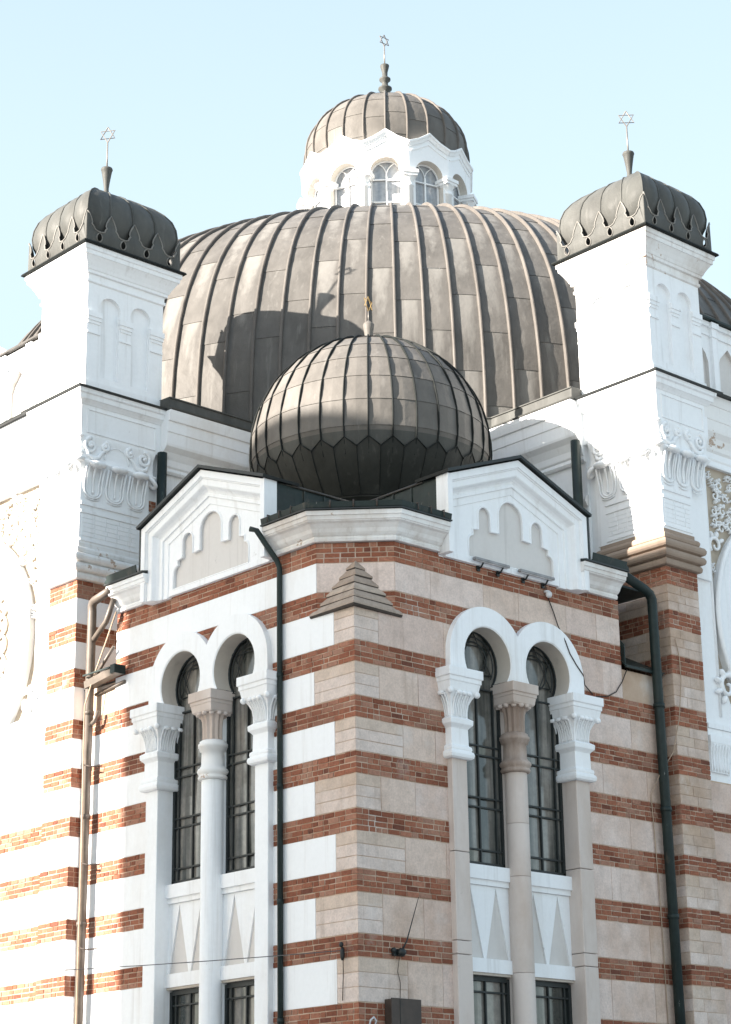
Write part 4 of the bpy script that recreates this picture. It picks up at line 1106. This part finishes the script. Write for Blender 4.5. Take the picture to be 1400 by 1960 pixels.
# ------------------------------------------------------------------ drainpipes and small fittings
def collars(mb, pts, r, mat, every=1.7):
    P = [Vector(p) for p in pts]
    for a, b in zip(P[:-1], P[1:]):
        L = (b - a).length; n = int(L / every)
        for i in range(1, n + 1):
            c = a + (b - a) * (i / (n + .5)); e = (b - a).normalized()
            mb.tube([c - e * .035, c + e * .035], r * 1.16, mat, 12)
def pipe(name, pts, r, mat, label, swap=False, brackets=True, extra=None, group=None):
    P = [sw(p, swap) for p in pts]; base = (P[-1][0], P[-1][1], P[-1][2] + ZS)
    root = empty(name, base, label, 'drainpipe', group)
    mb = MB(); mb.tube(P, r, mat, 12); build('pipe', mb, root)
    a, b = Vector(P[-2]), Vector(P[-1]); L = (b - a).length; n = int(L / 1.7); e = (b - a).normalized()
    for i in range(1, n + 1):
        c = a + (b - a) * (i / (n + .5)); mb = MB(); mb.tube([c - e * .035, c + e * .035], r * 1.16, mat, 12); build('pipe_collar', mb, root)
    return root
FP = lambda u, d, z: F(u, d, z)
F = WALL
# tall dark green pipe on the right, beside the turret pier
pr_ = pipe('drainpipe', [F(5.66, .18, 4.05), F(6.20, .13, 3.93), F(6.33, .12, 3.88), F(6.38, .12, 3.80), F(6.385, .12, 3.70), F(6.51, .12, -ZS + .05)], .080, 'green_metal', 'thick dark green drainpipe running down the brick wall beside the right turret')
# brown pipe on the left
pl_ = pipe('drainpipe', [F(5.52, .24, 4.0), F(6.06, .18, 3.95), F(6.13, .17, 3.93), F(6.17, .16, 3.87), F(6.175, .15, 3.78), F(6.26, .15, -ZS + .05)], .072, 'brown_pipe', 'pale brown drainpipe on the sunlit striped wall left of the corner block', True)
mb = MB(); mb.tube([sw(F(5.52, .19, 3.86), True), sw(F(5.72, .19, 3.52), True), sw(F(6.08, .17, 3.30), True)], .045, 'brown_pipe', 8); build('branch_pipe', mb, pl_); mb = MB(); mb.tube([sw(F(5.95, .14, 2.1), True), sw(F(6.02, .15, 1.95), True), sw(F(6.2, .15, 1.88), True)], .035, 'brown_pipe', 8); build('branch_pipe', mb, pl_)
# thin pipe from the corner gutter
pipe('drainpipe', [F(1.80, .42, 4.05), F(1.72, .36, 4.02), F(1.56, .10, 3.56), F(1.55, .06, 3.46), F(1.53, .06, -ZS + .05)], .042, 'green_metal', 'thin dark green drainpipe beside the left pair of arched windows', True)
# short pipes on the turret sides
for swap, lab in ((True, 'short dark green pipe between the left turret and the pointed gable'), (False, 'peeling dark green pipe between the right turret and the pointed gable')):
    root = pipe('drainpipe', [S(1.60, .12, 6.98), S(1.60, .12, 4.15)], .085, 'green_metal', lab, swap)
    if not swap:
        mb = MB(); mb.tube([S(1.60, .12, 5.32), S(1.60, .12, 5.35)], .093, 'brick', 10); build('clamp', mb, root)
for swap, lab in ((True, 'black gutter on the outer end of the left gable cornice'), (False, 'black gutter on the outer end of the right gable cornice')):
    mb = MB()
    mb.path_sweep([F(4.82, .0, 0)[:2], F(5.62, .0, 0)[:2]], [(.12, 4.17), (.13, 4.12), (.2, 4.10), (.27, 4.12), (.29, 4.24), (.275, 4.24), (.26, 4.14), (.2, 4.125), (.14, 4.14)], 'green_metal')
    mb.tube([F(5.56, .2, 4.18), F(5.68, .2, 4.13)], .07, 'green_metal', 8)
    lo = sw(F(5.2, .2, 4.1), swap); build('gutter', mb, None, swap, loc=(lo[0], lo[1], lo[2] + ZS), label=lab, cat='gutter')
# sheet roofs over the link walls
for swap, lab in ((False, 'dark green metal sheet in the recess beside the right turret'), (True, 'small brown gutter box in the recess beside the left turret')):
    mb = MB()
    if not swap:
        mb.hexa([F(5.70, .06, 2.60), F(6.62, .10, 2.60), F(5.70, -1.1, 3.75), F(6.78, -1.1, 3.2), F(5.70, .06, 2.62), F(6.62, .10, 2.62), F(5.70, -1.1, 3.78), F(6.78, -1.1, 3.23)], 'green_metal')
        mb.box(F, 5.70, 6.60, .055, .095, 2.57, 2.599, 'green_metal')
        mb.hexa([F(5.70, .06, 2.63), F(5.72, .06, 2.63), F(5.70, -.3, 3.0), F(5.72, -.3, 3.0), F(5.70, .06, 2.95), F(5.72, .06, 2.95), F(5.70, -.3, 3.3), F(5.72, -.3, 3.3)], 'green_metal')
        build('roof_sheet', mb, None, swap, loc=(6.2, 0, 2.6 + ZS), label=lab, cat='roof sheet')
    else:
        mb.tube([F(5.62, .10, 3.10), F(6.22, .10, 2.62)], .03, 'brown_pipe', 6)
        mb.hexa([F(5.36, .10, 2.60), F(6.2, .10, 2.50), F(5.36, .24, 2.60), F(6.2, .24, 2.50), F(5.36, .08, 2.72), F(6.2, .08, 2.61), F(5.36, .26, 2.72), F(6.2, .26, 2.61)], 'brown_pipe')
        mb.box(F, 5.34, 5.46, .06, .275, 2.60, 2.74, 'green_metal')
        mb.box(F, 5.47, 6.2, .262, .285, 2.69, 2.715, 'green_metal')
        mb.tube([F(5.4, .02, 2.50), F(6.2, .02, 2.43)], .03, 'brown_pipe', 6)
        mb.hexa([F(5.70, .0, 2.56), F(6.78, .0, 2.56), F(5.70, -1.1, 3.0), F(6.78, -1.1, 3.0), F(5.70, .0, 2.58), F(6.78, .0, 2.58), F(5.70, -1.1, 3.03), F(6.78, -1.1, 3.03)], 'brown_pipe')
        lo = sw(F(5.8, .2, 2.5), True); build('gutter_box', mb, None, swap, loc=(lo[0], lo[1], lo[2] + ZS), label=lab, cat='gutter')

def small(name, mb, at, label, cat, group=None, parts=()):
    return build(name, mb, None, False, loc=(at[0], at[1], at[2] + ZS), label=label, cat=cat, group=group)
# floodlight bars under the right gable
for (a, b, lab) in ((2.30, 3.04, 'slim grey floodlight bar under the right gable, nearer the corner'), (3.27, 4.03, 'slim grey floodlight bar under the right gable, nearer the turret')):
    root = empty('floodlight', F((a + b) / 2, .1, 3.66 + ZS), lab, 'floodlight', 'floodlight bars under the gable')
    mb = MB(); mb.box(F, a, b, .10, .17, 3.655, 3.70, 'lamp_housing'); build('housing', mb, root, bevel=.008)
    mb = MB(); mb.box(F, a + .02, b - .02, .11, .16, 3.648, 3.654, 'white_plastic'); build('lens', mb, root)
    mb = MB()
    for u in (a + .2, b - .12):
        mb = MB(); mb.tube([F(u, .0, 3.58), F(u, .08, 3.59), F(u, .135, 3.65)], .014, 'black_iron', 6); mb.box(F, u - .03, u + .03, .012, .03, 3.54, 3.62, 'black_iron')
        build('bracket', mb, root)
root = empty('dome_camera', F(4.0, .05, 3.44 + ZS), 'small white round security camera on the bricks below the right gable', 'camera')
mb = MB(); mb.blob(F, 3.99, .065, 3.445, .055, .05, .055, 'white_plastic', 12); build('camera_body', mb, root)
mb = MB(); mb.lathe(F(3.99, .02, 0), [(.03, 3.48), (.05, 3.485), (.05, 3.51), (.02, 3.52)], 'white_plastic', 12); build('camera_base', mb, root)
mb = MB(); mb.tube([F(3.99, .02, 3.49), F(3.97, .02, 3.62), F(3.98, .03, 3.72)], .008, 'cable_dark', 5)
mb.tube([F(4.02, .02, 3.40), F(4.12, .025, 3.2), F(4.20, .03, 3.0), F(4.27, .11, 2.74), F(4.36, .11, 2.56), F(4.50, .11, 2.40), F(4.64, .11, 2.27), F(4.76, .03, 2.14), F(4.95, .02, 2.02)], .009, 'cable_dark', 5)
small('hanging_cable', mb, F(4.0, .02, 3.4), 'thin black cable drooping from the small camera across the right arch', 'cable')
mb = MB(); mb.tube([F(5.02, .015, 2.0), F(5.30, .02, 2.05), F(5.5, .02, 2.15), F(5.66, .02, 2.34), F(5.78, .03, 2.56)], .009, 'cable_dark', 5)
small('short_cable', mb, F(5.3, .02, 2.05), 'short curved black cable below the green metal sheet', 'cable')
mb = MB(); mb.tube([F(6.8, .215, 3.2), F(6.86, .225, 2.9), F(6.86, .23, 2.5), F(6.75, .24, 1.9), F(6.55, .24, 1.3), F(6.36, .10, .95), F(6.20, .02, .6), F(6.24, .02, -.2), F(6.28, .02, -1.4), F(6.30, .02, -4)], .008, 'cable_tan', 5)
small('loose_cable', mb, F(6.3, .02, -4), 'thin tan cable crossing the dark green drainpipe by the right turret', 'cable')
mb = MB(); pts = [F(5.55, .12, 3.66), F(5.75, .16, 3.2), F(5.96, .2, 2.75), F(6.12, .28, 2.2), F(6.15, .26, 1.5), F(6.15, .24, 0), F(6.16, .24, -ZS + .1)]
mb.tube([sw(p, True) for p in pts], .013, 'cable_tan', 5)
for z in (1.25, -.3, -1.6): mb.tube([sw(p, True) for p in (F(6.15, .24, z), F(6.02, .2, z - .04), F(5.95, .03, z - .02))], .012, 'brown_box', 4)
lo = sw(pts[-1], True); small('loose_cable', mb, lo, 'tan cable hanging down along the pale brown drainpipe', 'cable')
# wire anchored on the left wall, antenna bracket and box on the right wall
root = empty('wire_anchor', (-.05, .26, -2.3 + ZS), 'black insulator on the bricks left of the corner', 'wire anchor')
mb = MB(); mb.blob(WORLD, -.05, .26, -2.24, .035, .03, .10, 'black_iron'); mb.blob(WORLD, -.07, .26, -2.12, .03, .03, .04, 'black_iron'); build('insulator', mb, root)
mb = MB(); mb.tube([(-.04, .26, -2.3), (-.03, .27, -2.5), (-.02, .30, -2.85)], .006, 'cable_dark', 4); build('tail', mb, root)
mb = MB(); A, B = Vector((-.07, .26, -2.2)), Vector((-4.2, 13.6, -1.7)); pts = [A + (B - A) * t + Vector((0, 0, -.5 * t * (1 - t))) for t in np.linspace(0, 1, 14)]
mb.tube(pts, .0065, 'old_wire', 5); small('overhead_wire', mb, tuple(A), 'thin wire stretched across the bottom of the left windows', 'wire')
root = empty('antenna', F(.70, .0, -2.25 + ZS), 'small black whip antenna on the brick band right of the corner', 'antenna')
mb = MB(); mb.box(F, .60, .80, .012, .05, -2.25, -2.16, 'black_iron'); mb.blob(F, .72, .08, -2.2, .07, .06, .06, 'black_iron'); mb.blob(F, .60, .05, -2.18, .04, .04, .04, 'black_iron'); build('mount', mb, root)
mb = MB(); mb.tube([F(.70, .09, -2.20), F(.78, .12, -2.05), F(1.02, .12, -1.44)], [.016, .010, .004], 'black_iron', 6); build('whip', mb, root)
mb = MB(); mb.tube([F(.72, .03, -2.27), F(.70, .015, -2.45), F(.75, .012, -2.6), F(.74, .012, -2.8)], .004, 'cable_dark', 4); build('lead', mb, root)
root = empty('junction_box', F(.74, .0, -3.2 + ZS), 'dark brown metal box on the right wall near the corner', 'electrical box')
mb = MB(); mb.box(F, .46, .98, .001, .14, -3.25, -2.83, 'brown_box'); build('cabinet', mb, root, bevel=.008)
mb = MB(); mb.box(F, .445, .995, .141, .155, -3.26, -2.82, 'brown_box'); build('cabinet_door', mb, root, bevel=.005)
mb = MB(); mb.box(F, .60, .606, .156, .160, -3.24, -2.84, 'black_iron'); build('door_rib', mb, root)
mb = MB(); mb.tube([F(.15, .03, -3.2), F(.15, .06, -3.12), F(.2, .07, -3.08), F(.25, .06, -3.12), F(.25, .03, -3.2)], .014, 'white_plastic', 6); mb.box(F, .12, .28, .01, .03, -3.3, -3.18, 'white_plastic')
small('wall_bracket', mb, F(.2, .02, -3.2), 'small white bracket on the bricks just right of the corner', 'bracket')
mb = MB()                                                    # white lattice roof box beyond the left attic
LF = frame((.30, 10.75), (0, -1), (-1, 0))
lt = empty('lattice_screen', (.30, 10.1, 9.37 + ZS), 'white lattice screen with a sloping top on the roof beside the attic wall', 'screen')
mb = MB(); hz_ = lambda u: 9.40 + (1.32 - u) * .62
for i in range(24):
    for sg in (1, -1):
        p = []
        for t in np.linspace(0, 1.2, 25):
            u = -.3 + i * .08 + t * .5 * sg; z = 9.38 + t
            if 0 <= u <= 1.3 and z < hz_(u): p.append(LF(u, .012 * sg, z))
        if len(p) > 1: mb.tube([p[0], p[-1]], .011, 'white_plastic', 4)
build('lattice', mb, lt)
mb = MB(); mb.tube([LF(-.1, 0, hz_(-.1)), LF(1.36, 0, hz_(1.36))], .05, 'white_plastic', 4, smooth=False); build('top_rail', mb, lt)

# ------------------------------------------------------------------ setting
mb = MB(); mb.add([(-400, -400, -ZS), (400, -400, -ZS), (400, 400, -ZS), (-400, 400, -ZS)], [(0, 1, 2, 3)], 'pavement')
build('ground', mb, None, kind='structure')
# apartment block across the street on the sunny side: it throws the shade on the corner
ne = empty('apartment_block', (-35, 8, 0), 'plain narrow pale apartment block across the street from the corner', 'building')
mb = MB(); mb.box(WORLD, -40, -30, 1.0, 14.8, -ZS, 19.4, 'neighbour_render'); build('wall', mb, ne)
mb = MB(); mb.box(WORLD, -40.4, -29.6, .6, 14.8, 19.402, 19.7, 'zinc_plain'); build('roof', mb, ne)
for y in (1.8, 4.5, 7.2, 9.9, 12.6):
    for z in range(0, 6):
        mb = MB(); mb.box(WORLD, -29.99, -29.93, y, y + 1.4, -5 + 3.8 * z, -3 + 3.8 * z, 'old_glass'); build('window', mb, ne)

# ------------------------------------------------------------------ camera, light
cam = bpy.data.cameras.new('camera'); co = bpy.data.objects.new('camera', cam); COL.objects.link(co)
cpos = Vector((-18.868, -20.846, -5.529 + ZS)); yaw, pitch, roll = .828690, .324720, -.0145688
d = Vector((cos(pitch) * cos(yaw), cos(pitch) * sin(yaw), sin(pitch))); r = Vector((sin(yaw), -cos(yaw), 0)); u = r.cross(d)
r2 = r * cos(roll) + u * sin(roll); u2 = -r * sin(roll) + u * cos(roll)
M = Matrix((r2, u2, -d)).transposed().to_4x4(); M.translation = cpos; co.matrix_world = M
cam.sensor_fit = 'VERTICAL'; cam.sensor_height = 24; cam.lens = 3984.04 / 1960 * 24
cam.clip_end = 2000; cam.clip_start = .1
scene.camera = co
sun_dir = Vector((.8884, -.2768, -.3663)).normalized()
sl = bpy.data.lights.new('sun', 'SUN'); sl.energy = 5.0; sl.angle = math.radians(.45); sl.color = (1, .92, .83)
so = bpy.data.objects.new('sun', sl); COL.objects.link(so); so.rotation_euler = sun_dir.to_track_quat('-Z', 'Y').to_euler()
w = bpy.data.worlds.new('World'); scene.world = w; w.use_nodes = True
nt = w.node_tree; bg = nt.nodes['Background']
sky = nt.nodes.new('ShaderNodeTexSky'); sky.sky_type = 'NISHITA'; sky.sun_disc = False
el = math.asin(-sun_dir.z); az = math.atan2(-sun_dir.x, -sun_dir.y)
sky.sun_elevation = el; sky.sun_rotation = az
sky.air_density = 1.0; sky.dust_density = 2.5; sky.ozone_density = 1.0
hz = nt.nodes.new('ShaderNodeMix'); hz.data_type = 'RGBA'; hz.inputs['Factor'].default_value = .62      # thin high haze over the blue
tcw = nt.nodes.new('ShaderNodeTexCoord'); sxw = nt.nodes.new('ShaderNodeSeparateXYZ'); mr = nt.nodes.new('ShaderNodeMapRange')
nt.links.new(tcw.outputs['Generated'], sxw.inputs[0]); nt.links.new(sxw.outputs[2], mr.inputs[0])
for i_, v_ in zip((1, 2, 3, 4), (.45, .95, .70, .08)): mr.inputs[i_].default_value = v_
nt.links.new(mr.outputs[0], hz.inputs['Factor'])
ci = [x for x in hz.inputs if x.type == 'RGBA']; nt.links.new(sky.outputs[0], ci[0]); ci[1].default_value = (2.15, 2.60, 2.66, 1)
nt.links.new([x for x in hz.outputs if x.type == 'RGBA'][0], bg.inputs[0]); bg.inputs[1].default_value = .105
vs = scene.view_settings; vs.view_transform = 'Standard'; vs.look = 'None'; vs.gamma = 1; vs.use_curve_mapping = False
vs.exposure = 2.0
scene.cycles.max_bounces = 8; scene.cycles.diffuse_bounces = 4; scene.cycles.glossy_bounces = 3
scene.cycles.use_denoising = True
